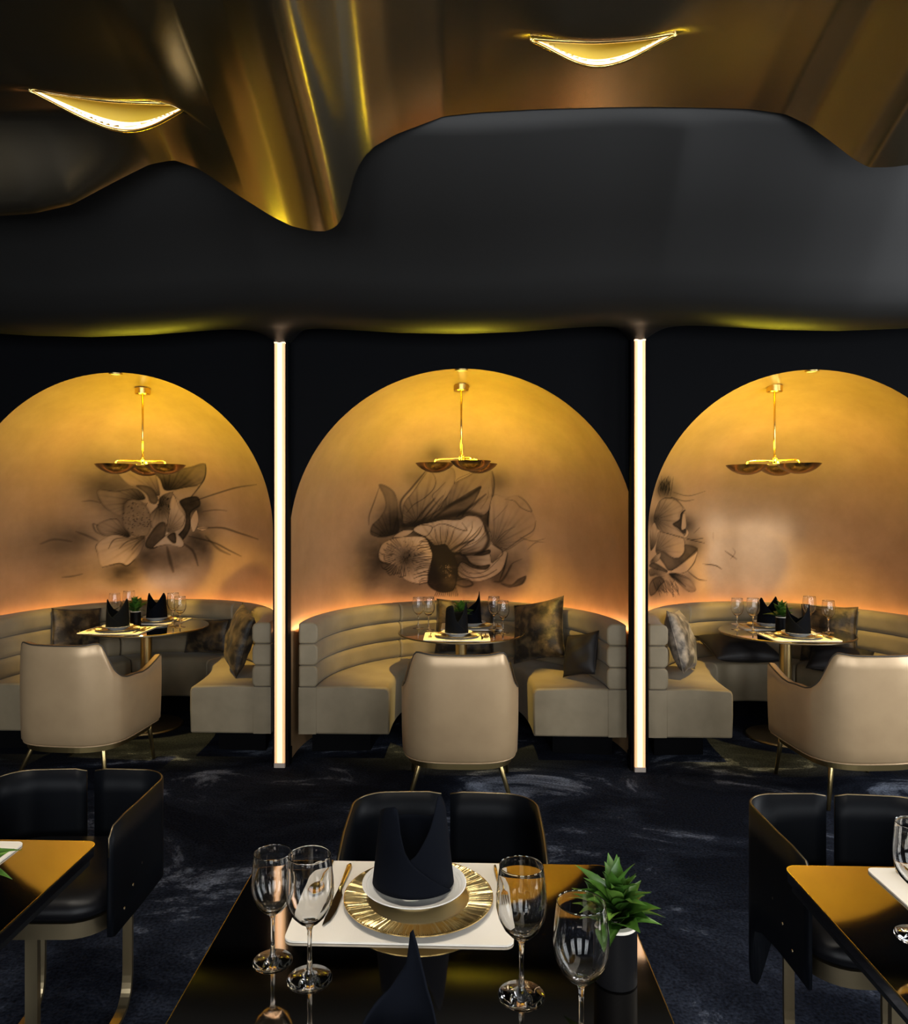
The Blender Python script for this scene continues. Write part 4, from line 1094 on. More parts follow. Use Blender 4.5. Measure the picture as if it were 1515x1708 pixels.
tag(bR, 'taupe leather curved banquette with pale front in the right alcove', 'banquette', 'curved banquettes')

def cove(xc, r, label):
    t = empty('cove_light', (xc, BY, 0.0)); tag(t, label, 'cove light', 'hidden cove lights')
    a, b = r-0.022, 1.275
    rows = []; base = []
    for i in range(73):
        th = R(6)+(PI-R(12))*i/72; c, s = math.cos(th), math.sin(th)
        rows.append([(-(a-0.008)*c, (b-0.008)*s, 0.80), (-(a+0.004)*c, (b+0.004)*s, 0.80), (-(a+0.004)*c, (b+0.004)*s, 0.796), (-(a-0.008)*c, (b-0.008)*s, 0.796)])
        base.append([(-(a-0.012)*c, (b-0.012)*s, 0.795), (-(a+0.008)*c, (b+0.008)*s, 0.795), (-(a+0.008)*c, (b+0.008)*s, 0.775), (-(a-0.012)*c, (b-0.012)*s, 0.775)])
    rings_mesh('led_tape', rows, 'cove_glow', t); rings_mesh('tray', base, 'brass', t)
cove(0, 1.085, 'orange light line glowing behind the middle banquette back')
cove(-2.21, 1.02, 'orange light line glowing behind the left banquette back')
cove(2.17, 1.01, 'orange light line glowing behind the right banquette back')

def pedestal_table():
    t = empty('pedestal_table')
    lathe('tabletop', [(0, 0.722), (0.435, 0.722), (0.44, 0.726), (0.44, 0.733), (0.437, 0.736), (0, 0.736)], 'table_mirror', t, 64)
    lathe('edge_band', [(0.441, 0.7235), (0.4435, 0.7245), (0.4435, 0.732), (0.441, 0.733), (0.441, 0.7235)], 'bronze_dark', t, 64)
    lathe('column', [(0.0, 0.02), (0.04, 0.02), (0.04, 0.70), (0.09, 0.712), (0.09, 0.722), (0, 0.722)], 'brass', t, 32)
    lathe('base', [(0, 0), (0.26, 0), (0.262, 0.006), (0.255, 0.016), (0.05, 0.022), (0, 0.022)], 'bronze_dark', t, 48)
    return t
TBL = {'c': (0.0, 5.27), 'l': (-2.315, 5.43), 'r': (2.265, 5.32)}
pt = pedestal_table(); pt.location = (*TBL['c'], 0)
tag(pt, 'round dark glass pedestal table in the middle booth', 'table', 'round pedestal tables')
for k, lb in (('l', 'round dark glass pedestal table in the left booth'), ('r', 'round dark glass pedestal table in the right booth')):
    c = copy_tree(pt); c.location = (*TBL[k], 0); c['label'] = lb

# armchairs seen from behind
def armchair():
    t = empty('armchair')
    # plan: s in [-1,1]; back at -y, open front at +y
    def plan(s):
        a = abs(s)
        if a < 0.62:
            th = a/0.62*PI/2; n = 2/2.9
            x, y = 0.325*math.sin(th)**n, -0.05-0.275*abs(math.cos(th))**n
        else:
            k = (a-0.62)/0.38; x, y = 0.325-0.012*k*k, -0.05+0.34*k
        return math.copysign(x, s), y
    def top(s):
        a = abs(s)
        return interp(a, [(0, .822), (.15, .824), (.235, .832), (.275, .832), (.305, .818), (.335, .785), (.375, .727), (.425, .668), (.49, .630), (.56, .614), (.64, .612), (.72, .605), (.80, .612), (.92, .64), (1.0, .662)])
    n = 72; S = [-1+2*i/n for i in range(n+1)]; TH = 0.055; zb = 0.238
    rows = []
    for s in S:
        x, y = plan(s); ex, ey = plan(s+1e-3 if s < 0.999 else s); fx, fy = plan(s-1e-3 if s > -0.999 else s)
        tv = Vector((ex-fx, ey-fy, 0)); tv.normalize(); nv = Vector((-tv.y, tv.x, 0))       # points to the inside
        zt = top(s); r = []
        def pt_(off, z):
            f = (z-zb)/(0.83-zb); fl = 1+0.012*math.sin(PI*min(1, f*1.2))-0.012*(1-f)**2+0.02*f*(-1 if y < -0.2 else 0)
            return Vector((x*fl, y*fl-0.02*f*max(0, -y/0.3), z))+nv*off
        r.append(pt_(0.03, zb)); r.append(pt_(0.012, zb+0.004)); r.append(pt_(0.0, zb+0.022))
        for k in range(1, 10): r.append(pt_(0.0, zb+0.022+(zt-0.014-zb-0.022)*k/9))
        r.append(pt_(0.006, zt-0.004)); r.append(pt_(0.018, zt)); r.append(pt_(TH-0.014, zt-0.002)); r.append(pt_(TH, zt-0.016))
        r.append(pt_(TH+0.01, (zt+0.36)/2)); r.append(pt_(TH, 0.36)); r.append(pt_(TH, zb))
        rows.append(r)
    rings_mesh('shell', rows, 'chair_leather', t, ang=70)
    tube('piping', [r[12]+Vector((0, 0, 0.002)) for r in rows], 0.0045, 'piping_dark', t, 8)
    tube('lower_piping', [r[1] for r in rows], 0.0045, 'chair_leather', t, 8)
    # seat cushion
    def seat_ring(z, ins):
        out = []
        for i in range(40):
            s = -0.97+1.94*i/39; x, y = plan(s); out.append(Vector((x*(1-ins), y*(1-ins)+0.0, z)))
        return out
    rings_mesh('seat_cushion', [seat_ring(0.25, .20), seat_ring(0.40, .18), seat_ring(0.435, .20), seat_ring(0.45, .28)], 'chair_leather', t, ang=60)
    fr = []
    for i in range(49):
        s = -0.96+1.92*i/48; x, y = plan(s); fr.append(Vector((x*0.86, y*0.90, 0.222)))
    bar('base_frame', fr, 0.032, 0.022, (0, 0, 1), 'brass', t)
    for sx, y0, y1, x1 in ((-1, -0.215, -0.30, 0.285), (1, -0.215, -0.30, 0.285), (-1, 0.22, 0.25, 0.285), (1, 0.22, 0.25, 0.285)):
        x0 = 0.215 if y0 < 0 else 0.268
        tube('leg', [(sx*x0, y0, 0.235), (sx*(x0+0.006), y0-0.004, 0.20), (sx*x1, y1, 0.0)], 0.012, 'brass', t, 12, rs=[0.014, 0.014, 0.010])
    return t
ac = armchair(); ac.location = (-0.008, 4.30, 0)
tag(ac, 'champagne leather armchair seen from behind at the middle booth table', 'armchair', 'champagne leather armchairs')
c = copy_tree(ac); c.location = (-2.27, 4.50, 0); c.rotation_euler = (0, 0, R(-5)); c['label'] = 'champagne leather armchair at the left booth table, seen from behind'
c = copy_tree(ac); c.location = (2.20, 4.36, 0); c.rotation_euler = (0, 0, R(5)); c['label'] = 'champagne leather armchair at the right booth table, cut by the picture edge'

# pendants
def pendant():
    t = empty('pendant_lamp')
    lathe('canopy', [(0, 0.012), (0.052, 0.012), (0.052, -0.028), (0.046, -0.034), (0.012, -0.036), (0, -0.036)], 'gold_bright', t, 32)
    tube('rod', [(0, 0, -0.03), (0, 0, -0.30), (0, 0, -0.475)], 0.007, 'gold_bright', t, 12)
    lathe('hub', [(0, -0.470), (0.012, -0.470), (0.016, -0.485), (0.016, -0.505), (0.010, -0.515), (0, -0.515)], 'gold_bright', t, 20)
    for k in range(3):
        a = R(90+120*k); c, s = math.cos(a), math.sin(a); d = 0.185
        tube('arm', spline([(0, 0, -0.495), (d*0.5*c, d*0.5*s, -0.495), (d*0.82*c, d*0.82*s, -0.497), (d*0.97*c, d*0.97*s, -0.508), (d*c, d*s, -0.545)], 5), 0.006, 'gold_bright', t, 10)
        sh = lathe('shade', [(0.0, -0.592), (0.03, -0.590), (0.062, -0.581), (0.096, -0.564), (0.122, -0.543), (0.136, -0.525), (0.1345, -0.524), (0.120, -0.541), (0.094, -0.561), (0.060, -0.578), (0.03, -0.587), (0.0, -0.589)], 'bronze_shade', t, 40, ang=80)
        sh.location = (d*c, d*s, 0)
        bl = lathe('bulb', [(0, -0.583), (0.03, -0.58), (0.034, -0.568), (0.02, -0.556), (0, -0.553)], 'bulb', sh, 16)
        ld = bpy.data.lights.new('pendant_glow', 'POINT'); ld.energy = PEND; ld.color = (1.0, 0.86, 0.035); ld.shadow_soft_size = 0.06
        lo = bpy.data.objects.new('pendant_glow', ld); COL.objects.link(lo); lo.parent = sh; lo.location = (0, 0, -0.505)
    return t
PEND = 10.5
mat('bronze_shade', (0.30, 0.22, 0.11), 0.25, metal=1.0)
pd = pendant(); pd.location = (0.0, 5.15, 2.438); pd.rotation_euler = (0, 0, R(200))
tag(pd, 'brass three-bowl pendant lamp hanging in the middle alcove', 'pendant lamp', 'brass pendants in the alcoves')
c = copy_tree(pd); c.location = (-2.22, 5.15, 2.425); c.rotation_euler = (0, 0, R(15)); c['label'] = 'brass three-bowl pendant lamp hanging in the left alcove'
c = copy_tree(pd); c.location = (2.12, 5.15, 2.418); c.rotation_euler = (0, 0, R(90)); c['label'] = 'brass three-bowl pendant lamp hanging in the right alcove'

# downlights added in each alcove crown to brighten the seats and tables
def added_downlight(x, z, label):
    t = empty('added_downlight', (x, 4.72, z)); tag(t, label, 'added_downlight', 'added fill lamps in the alcove crowns')
    lathe('trim_ring', [(0.030, 0.004), (0.042, 0.004), (0.042, -0.004), (0.030, -0.004), (0.030, 0.004)], 'brass', t, 24)
    lathe('lens', [(0, 0.002), (0.030, 0.002), (0.030, -0.002), (0, -0.002)], 'added_down_lens', t, 20)
    ld = bpy.data.lights.new('added_downlight_beam', 'SPOT'); ld.energy = DOWN; ld.color = (1.0, 0.69, 0.16); ld.spot_size = R(64); ld.spot_blend = 0.7; ld.shadow_soft_size = 0.03
    lo = bpy.data.objects.new('added_downlight_beam', ld); COL.objects.link(lo); lo.parent = t; lo.location = (0, 0, -0.012); lo.rotation_euler = (R(24), 0, 0)
mat('added_down_lens', (0.9, 0.8, 0.5), 0.4, emit=(1.0, 0.7, 0.2), es=0.25)
DOWN = 250.0
added_downlight(0.0, 2.469, 'small added fill lamp in the crown of the middle alcove')
added_downlight(-2.21, 2.459, 'small added fill lamp in the crown of the left alcove')
added_downlight(2.17, 2.449, 'small added fill lamp in the crown of the right alcove')

# cushions
def cushion_mesh(wd, hg, th, seed, name='throw_cushion', m='cushion_velvet'):
    n = 18; V, F = [], []; rn = random.Random(seed); ph = [rn.random()*6.28 for _ in range(6)]
    def P(u, v, sgn):
        e = max(0.0, (1-abs(u)**2.6)*(1-abs(v)**2.6))
        pin = 1-0.075*(1-u*u)*abs(v)**3; pin2 = 1-0.075*(1-v*v)*abs(u)**3
        z = sgn*th/2*e**0.55
        z += e*0.006*(math.sin(5*u+3*v+ph[0])+math.sin(7*v-4*u+ph[1]))
        return (u*wd/2*pin2, z, v*hg/2*pin)
    for sgn in (-1, 1):
        for i in range(n+1):
            for j in range(n+1): V.append(P(-1+2*i/n, -1+2*j/n, sgn))
    k = (n+1)**2
    for q in range(2):
        for i in range(n):
            for j in range(n):
                f = (q*k+i*(n+1)+j, q*k+(i+1)*(n+1)+j, q*k+(i+1)*(n+1)+j+1, q*k+i*(n+1)+j+1); F.append(f if q == 0 else f[::-1])
    o = obj(name, V, F, m)
    bm = bmesh.new(); bm.from_mesh(o.data); bmesh.ops.remove_doubles(bm, verts=bm.verts[:], dist=1e-5); bmesh.ops.recalc_face_normals(bm, faces=bm.faces[:]); bm.to_mesh(o.data); bm.free()
    return o
def cushion(loc, wd, hg, th, lean, rz, tilt, label, m, seed, group='throw cushions on the banquettes'):
    t = empty('throw_cushion', loc, R(rz)); tag(t, label, 'cushion', group)
    o = cushion_mesh(wd, hg, th, seed, 'cover', m); o.parent = t
    o.rotation_euler = Euler((R(lean), R(tilt), 0))
    e = Matrix.Rotation(R(lean), 3, 'X') @ Matrix.Rotation(R(tilt), 3, 'Y')
    lo = min((Euler((R(lean), R(tilt), 0)).to_matrix() @ v.co).z for v in o.data.vertices)
    o.location = (0, 0, -lo)
    seam = []
    for u, v in [(-1, -1+2*i/8) for i in range(8)]+[(-1+2*i/8, 1) for i in range(8)]+[(1, 1-2*i/8) for i in range(8)]+[(1-2*i/8, -1) for i in range(8)]:
        pin = 1-0.075*(1-u*u)*abs(v)**3; pin2 = 1-0.075*(1-v*v)*abs(u)**3; seam.append((u*wd/2*pin2, 0, v*hg/2*pin))
    tube('seam', seam, 0.003, m, o, 6, closed=True)
SZ = 0.465
cushion((-2.843, 5.441, SZ), 0.38, 0.38, 0.065, -8, 56.2, 6, 'square bronze velvet cushion against the back left of the left round table', 'cushion_velvet', 1)
cushion((-1.985, 5.79, SZ), 0.42, 0.26, 0.08, -10, -20, -3, 'low bronze velvet cushion right of the left table column', 'cushion_velvet', 2)
cushion((-1.538, 5.149, SZ), 0.42, 0.42, 0.15, -15, -63.6, 8, 'dark bronze cushion beside the end of the left banquette', 'cushion_velvet', 3)
cushion((0.03, 5.81, SZ), 0.46, 0.42, 0.11, -8, 0, 2, 'bronze velvet cushion behind the napkins on the middle table', 'cushion_velvet', 4)
cushion((0.56, 5.45, SZ), 0.44, 0.44, 0.16, -20, -38, -14, 'large bronze velvet cushion leaning beside the middle table', 'cushion_velvet', 5)
cushion((0.794, 5.014, SZ), 0.29, 0.29, 0.12, -22, -52.2, -14, 'small black cushion at the open end of the middle banquette', 'cushion_black', 6)
cushion((1.518, 5.231, SZ), 0.40, 0.42, 0.15, -16, 62.4, 6, 'silvery brown velvet cushion at the near end of the right banquette', 'cushion_silver', 7)
cushion((2.064, 5.643, SZ), 0.54, 0.36, 0.14, -72, 11.6, 3, 'black cushion lying flat left of the right table column', 'cushion_black', 8)
cushion((2.686, 5.581, SZ), 0.39, 0.42, 0.078, -9, -44.1, -2, 'brown velvet cushion upright behind stemware on the right table', 'cushion_velvet', 9)
cushion((2.62, 5.28, SZ), 0.40, 0.30, 0.13, -70, -30, 0, 'black cushion lying flat right of the right table column', 'cushion_black', 10)

# ------------------------------------------------------------------ tableware prototypes
GL = [(0, 0), (0.0385, 0), (0.0400, 0.0012), (0.0395, 0.0018), (0.022, 0.0030), (0.010, 0.0062), (0.0055, 0.014), (0.0040, 0.04), (0.0038, 0.07), (0.0046, 0.088), (0.008, 0.096), (0.0200, 0.104), (0.0310, 0.116), (0.0395, 0.133), (0.0432, 0.150), (0.0432, 0.164), (0.0422, 0.182), (0.0402, 0.202), (0.0378, 0.2195), (0.0380, 0.2212), (0.0374, 0.2224), (0.0366, 0.2212), (0.0368, 0.2195), (0.0393, 0.202), (0.0413, 0.182), (0.0422, 0.164), (0.0421, 0.150), (0.0384, 0.1345), (0.0298, 0.1180), (0.0185, 0.1065), (0.0060, 0.1005), (0, 0.0995)]
def wine_glass_mesh(s, name):
    o = lathe(name, [(r*s, z*s) for r, z in GL], 'glass', None, 40, ang=60); return o
GPROTO = {}
def wine_glass(x, y, z, label, s=1.0, group='wine glasses'):
    if s not in GPROTO:
        o = wine_glass_mesh(s, 'wine_glass'); GPROTO[s] = o
    else:
        o = GPROTO[s].copy(); COL.objects.link(o)
    o.location = (x, y, z+0.0003); tag(o, label, 'wine glass', group); return o
def placemat(x, y, z, wd, dp, label, rz=0, group='cream placemats'):
    bm = bmesh.new(); r = 0.02; pts = []
    for cx, cy, a0 in ((wd/2-r, dp/2-r, 0), (-wd/2+r, dp/2-r, 90), (-wd/2+r, -dp/2+r, 180), (wd/2-r, -dp/2+r, 270)):
        for k in range(6): a = R(a0+18*k); pts.append((cx+r*math.cos(a), cy+r*math.sin(a), 0))
    f = bm.faces.new([bm.verts.new(p) for p in pts])
    e = bmesh.ops.extrude_face_region(bm, geom=[f]); vs = [v for v in e['geom'] if isinstance(v, bmesh.types.BMVert)]
    bmesh.ops.translate(bm, verts=vs, vec=(0, 0, 0.004))
    o = obj_bm('placemat', bm, 'placemat_cream', None, smooth=False); o.location = (x, y, z+0.0003); o.rotation_euler = (0, 0, R(rz))
    return tag(o, label, 'placemat', group)
def charger_proto():
    t = empty('charger_plate')
    lathe('well', [(0, 0.002), (0.07, 0.002), (0.098, 0.003), (0.108, 0.0075), (0.108, 0.0095), (0.098, 0.006), (0.07, 0.005), (0, 0.005)], 'charger_gold', t, 48)
    n = 480; V, F = [], []; rn = random.Random(4)
    for i in range(n):
        a = 2*PI*i/n; d = 0.0016 if i % 2 else -0.0010; d *= 0.6+0.8*rn.random(); a += (rn.random()-0.5)*0.006
        for r, z in ((0.108, 0.0095), (0.112, 0.0105+d), (0.135, 0.0125+d), (0.155, 0.0145+d), (0.1605, 0.0150), (0.1605, 0.0128), (0.108, 0.0075)):
            V.append((r*math.cos(a), r*math.sin(a), z))
    for i in range(n):
        j = (i+1) % n
        for k in range(6): F.append((i*7+k, i*7+k+1, j*7+k+1, j*7+k))
    o = obj('ribbed_rim', V, F, 'charger_gold', t, smooth=False); fixn(o); o['label'] = 'ribbed gold rim'
    lathe('foot_ring', [(0.066, 0.0), (0.070, 0.0), (0.070, 0.003), (0.066, 0.003), (0.066, 0.0)], 'charger_gold', t, 48)
    return t
CH = None
def charger(x, y, z, label, s=1.0):
    global CH
    if CH is None: CH = charger_proto(); o = CH
    else: o = copy_tree(CH)
    o.location = (x, y, z+0.0003); o.scale = (s, s, s); return tag(o, label, 'charger plate', 'gold charger plates')
PLT = None
def plate(x, y, z, label, s=1.0):
    global PLT
    if PLT is None:
        PLT = lathe('dinner_plate', [(0, 0.0), (0.058, 0.0), (0.060, 0.003), (0.075, 0.008), (0.088, 0.016), (0.104, 0.025), (0.112, 0.028), (0.113, 0.0295), (0.111, 0.030), (0.104, 0.0275), (0.1035, 0.0265), (0.097, 0.0235), (0.0965, 0.0225), (0.088, 0.0185), (0.0875, 0.0175), (0.074, 0.0105), (0.06, 0.0075), (0, 0.007)], 'porcelain', None, 64, ang=30); o = PLT
    else: o = PLT.copy(); COL.objects.link(o)
    o.location = (x, y, z+0.0003); o.scale = (s, s, s); return tag(o, label, 'plate', 'white plates')
def napkin(x, y, z, prof, rz, label, r0=0.073, r1=0.058, sc_=1.0):
    a0, a1 = prof[0][0], prof[-1][0]; n = int((a1-a0)/4); rows = []
    for i in range(n+1):
        a = a0+(a1-a0)*i/n; h = interp(a, prof)*sc_; grow = 0.0055*max(0, (a-a0)-190)/200
        rr = []
        for k in range(11):
            zz = h*k/10; f = zz/(0.2*sc_); r = (r0+(r1-r0)*min(1.2, f))*(1+0.02*math.sin(R(a*3)))+grow
            rr.append((r*math.cos(R(a)), r*math.sin(R(a)), zz))
        rows.append(rr)
    o = rings_mesh('folded_napkin', rows, 'napkin_cloth', None, closed_section=False, caps=False, ang=60)
    md = o.modifiers.new('thickness', 'SOLIDIFY'); md.thickness = 0.0028; md.offset = -1
    o.location = (x, y, z+0.0005); o.rotation_euler = (0, 0, R(rz))
    return tag(o, label, 'napkin', 'black folded napkins')
FLAP = [(262,.075),(275,.09),(300,.14),(322,.195),(331,.207),(342,.2),(365,.165),(420,.13),(480,.13),(530,.155),(570,.18),(596,.19),(603,.183),(610,.135),(618,.098),(628,.075),(650,.045),(675,.016),(690,.003)]
CROWN = [(262, .075), (285, .10), (320, .155), (345, .192), (356, .197), (370, .18), (410, .115), (450, .085), (490, .115), (520, .165), (538, .192), (548, .19), (570, .15), (600, .10), (622, .074), (645, .045), (675, .015), (690, .003)]
PEAK = [(262, .085), (300, .15), (335, .225), (348, .238), (360, .225), (400, .15), (450, .10), (490, .10), (540, .12), (575, .13), (600, .11), (622, .085), (650, .045), (680, .01), (690, .003)]
LEAF = []
def leaf_mesh(L, W, droop, seed):
    rn = random.Random(seed); V, F = [], []; n = 7
    for i in range(n+1):
        t = i/n; w_ = W*math.sin(PI*min(1, 0.08+t*0.92))**0.8*(1-t**3*0.75)/2+0.0006
        x = L*(t-0.18*droop*t*t); z = L*droop*(0.25*t-0.75*t*t); tw = (rn.random()-0.5)*0.15
        for s in (-1, 0, 1): V.append((x, s*w_*math.cos(tw), z+abs(s)*w_*0.45+s*w_*tw))
    for i in range(n):
        for k in range(2): F.append((i*3+k, i*3+k+1, i*3+4+k, i*3+3+k))
    me = bpy.data.meshes.new('leaf'); me.from_pydata(V, [], F); me.update(); me.materials.append(MAT['leaf_green'])
    me.polygons.foreach_set('use_smooth', [True]*len(me.polygons)); return me
LEAF = [leaf_mesh(0.110, 0.044, 0.35, 1), leaf_mesh(0.095, 0.042, 0.55, 2), leaf_mesh(0.085, 0.040, 0.05, 3), leaf_mesh(0.105, 0.036, 0.8, 4)]
LEAF.append(LEAF[1].copy()); LEAF[-1].materials.clear(); LEAF[-1].materials.append(MAT['leaf_pale'])
def plant(x, y, z, label, nl, s=1.0, seed=1):
    t = empty('potted_plant', (x, y, z+0.0003)); tag(t, label, 'potted plant', 'small potted plants')
    lathe('pot', [(0, 0), (0.036, 0), (0.038, 0.002), (0.038, 0.100), (0.0365, 0.102), (0.0365, 0.085), (0, 0.085)], 'pot_black', t, 40)
    lathe('pot_liner', [(0.0365, 0.088), (0.0375, 0.1025), (0.037, 0.106), (0.026, 0.106), (0.025, 0.104), (0.025, 0.088), (0.0365, 0.088)], 'pot_white', t, 40)
    lathe('soil', [(0, 0.094), (0.018, 0.093), (0.0255, 0.090), (0, 0.086)], 'soil', t, 20)
    rn = random.Random(seed)
    for k in range(nl):
        f = k/nl; el = 80-52*f**0.9+rn.uniform(-14, 12); az = k*137.5+rn.uniform(-15, 15)
        o = bpy.data.objects.new('leaf', LEAF[rn.choice([0, 0, 1, 1, 2, 2, 3, 4])]); COL.objects.link(o); o.parent = t
        h = 0.095+0.05*(1-f)*s
        o.location = (0.010*math.cos(R(az))*f, 0.010*math.sin(R(az))*f, h)
        o.rotation_euler = Euler((rn.uniform(-.4, .4), -R(el), R(az))); q = s*rn.uniform(0.68, 1.05)*(0.85+0.2*f); o.scale = (q, q, q)
    return t
def rod_profile(L, tab):
    return [(x, wv) for x, wv in tab]
def flat_part(name, outline, th, m, parent, bend=None):
    """closed outline in (x, y) with thickness th in z; bend(y) lifts it"""
    n = len(outline); V = []
    for dz in (0, th):
        for x, y in outline: V.append((x, y, dz+(bend(y) if bend else 0)))
    F = [tuple(range(n))[::-1], tuple(range(n, 2*n))]+[(i, (i+1) % n, n+(i+1) % n, n+i) for i in range(n)]
    o = obj(name, V, F, m, parent, smooth=False); fixn(o); return o
def sym(tab): return [(w_, y) for y, w_ in tab]+[(-w_, y) for y, w_ in reversed(tab)]
mat('blade_dark_reflection', (0.05, 0.042, 0.035), 0.3, metal=1.0)  # dark reflections of the gilt blade put into its base colour
def knife_proto():
    t = empty('table_knife')
    tube('handle', [(0, 0.0, 0.004), (0, 0.02, 0.0042), (0, 0.06, 0.0045), (0, 0.085, 0.0045), (0, 0.095, 0.004)], 0.005, 'gold_bright', t, 10, rs=[0.0035, 0.0034, 0.0048, 0.0056, 0.003])
    flat_part('blade', [(-0.003, 0.0), (0.004, 0.0), (0.0095, -0.02), (0.010, -0.07), (0.006, -0.10), (-0.004, -0.118), (-0.0055, -0.06)], 0.0016, 'blade_dark_reflection', t, lambda y: 0.003)
    return t
def fork_proto():
    t = empty('table_fork')
    tube('handle', [(0, 0.0, 0.004), (0, 0.04, 0.003), (0, 0.09, 0.003), (0, 0.11, 0.003)], 0.004, 'gold_bright', t, 8, rs=[0.0022, 0.0026, 0.0042, 0.003])
    bd = lambda y: 0.003+0.004*math.sin(min(1, max(0, -y/0.07))*PI)
    flat_part('neck', sym([(0.0, 0.0025), (-0.012, 0.006), (-0.022, 0.0105), (-0.034, 0.0115)]), 0.0015, 'gold_bright', t, bd)
    for k in range(4):
        x = -0.0096+0.0064*k
        flat_part('tine', [(x-0.0016, -0.033), (x+0.0016, -0.033), (x+0.0016, -0.055), (x+0.0008, -0.074), (x-0.0008, -0.074), (x-0.0016, -0.055)], 0.0015, 'gold_bright', t, bd)
    return t
def spoon_proto():
    t = empty('table_spoon')
    tube('handle', [(0, 0.0, 0.004), (0, 0.04, 0.003), (0, 0.09, 0.003), (0, 0.11, 0.003)], 0.004, 'gold_bright', t, 8, rs=[0.0022, 0.0026, 0.0042, 0.003])
    V, F = [], []
    for i in range(7):
        for j in range(16):
            r = i/6; a = 2*PI*j/16; V.append((0.019*r*math.cos(a), -0.030+0.031*r*math.sin(a), 0.0015+0.0065*r*r))
    for i in range(6):
        for j in range(16): k = (j+1) % 16; F.append((i*16+j, i*16+k, i*16+16+k, i*16+16+j))
    o = obj('bowl', V, F, 'gold_bright', t); md = o.modifiers.new('thickness', 'SOLIDIFY'); md.thickness = 0.001; md.offset = 1
    return t
PR = {}
def cutlery(kind, x, y, z, rz, label):
    if kind not in PR: PR[kind] = dict(knife=knife_proto, fork=fork_proto, spoon=spoon_proto)[kind](); o = PR[kind]
    else: o = copy_tree(PR[kind])
    o.location = (x, y, z+0.0003); o.rotation_euler = (0, 0, R(rz)); return tag(o, label, kind, 'gilt cutlery')

# ------------------------------------------------------------------ booth table settings
TZ = 0.736; MT = 0.0045
def setting(nm, front, back, rz_f, napf, napb, glasses, pot, seed, mrz=0):
    fx, fy = front; bx, by = back
    placemat(fx, fy, TZ, 0.44, 0.32, 'cream placemat on the near side of the %s round table' % nm, mrz)
    placemat(bx, by, TZ, 0.44, 0.30, 'cream placemat on the far side of the %s round table' % nm, mrz)
    for (x, y), side in ((front, 'near'), (back, 'far')):
        charger(x, y, TZ+MT, 'gold charger plate on the %s side of the %s round table' % (side, nm), 0.92)
        plate(x, y, TZ+MT+0.0055, 'white plate under the %s napkin on the %s round table' % (side, nm), 0.92)
        cutlery('knife', x+0.166, y-0.01, TZ+MT, 0, 'gilt knife on the %s placemat of the %s round table' % (side, nm))
        cutlery('spoon', x+0.195, y-0.01, TZ+MT, 0, 'gilt spoon on the %s placemat of the %s round table' % (side, nm))
        cutlery('fork', x-0.178, y-0.01, TZ+MT, 0, 'gilt fork on the %s placemat of the %s round table' % (side, nm))
    napkin(fx, fy, TZ+MT+0.026, napf[0], napf[1], 'black napkin folded upright on the near plate of the %s round table' % nm, 0.078, 0.068, 1.0)
    napkin(bx, by, TZ+MT+0.0245, napb[0], napb[1], 'black napkin folded upright on the far plate of the %s round table' % nm, 0.076, 0.062, 0.97)
    for (x, y, s, lb) in glasses:
        on = any(abs(x-mx) < 0.262 and abs(y-my) < hd for mx, my, hd in ((fx, fy, 0.202), (bx, by, 0.192)))
        wine_glass(x, y, TZ+(MT if on else 0), lb, s)
    plant(pot[0], pot[1], TZ, 'small green plant in black pot on the %s round table' % nm, 36, 1.1, seed)
setting('middle', (-0.03, 5.04), (0.075, 5.475), 0, (FLAP, 8), (PEAK, 20),
        [(-0.31, 5.40, 1.0, 'wine glass furthest left on the middle round table'), (-0.232, 5.32, 1.05, 'second wine glass from the left on the middle round table'),
         (0.232, 5.33, 1.05, 'taller wine glass at right of the middle round table'), (0.29, 5.22, 1.0, 'wine glass furthest right on the middle round table')], (0.0, 5.26), 11)
setting('left', (-2.43, 5.22), (-2.33, 5.66), 0, (CROWN, 6), (CROWN, -8),
        [(-2.62, 5.58, 1.0, 'wine glass furthest left on the left round table'), (-2.52, 5.60, 1.05, 'second wine glass from the left on the left round table'),
         (-2.13, 5.47, 1.05, 'taller wine glass at right of the left round table'), (-2.045, 5.385, 1.0, 'wine glass furthest right on the left round table')], (-2.405, 5.455), 12)
setting('right', (2.26, 5.11), (2.24, 5.55), 0, (CROWN, -25), (CROWN, 20),
        [(1.968, 5.42, 1.0, 'wine glass furthest left on the right round table'), (2.045, 5.33, 1.05, 'second wine glass from the left on the right round table'),
         (2.475, 5.42, 1.05, 'taller wine glass right of the napkin on the right round table'), (2.555, 5.31, 1.0, 'wine glass furthest right on the right round table')], (2.24, 5.33), 13)

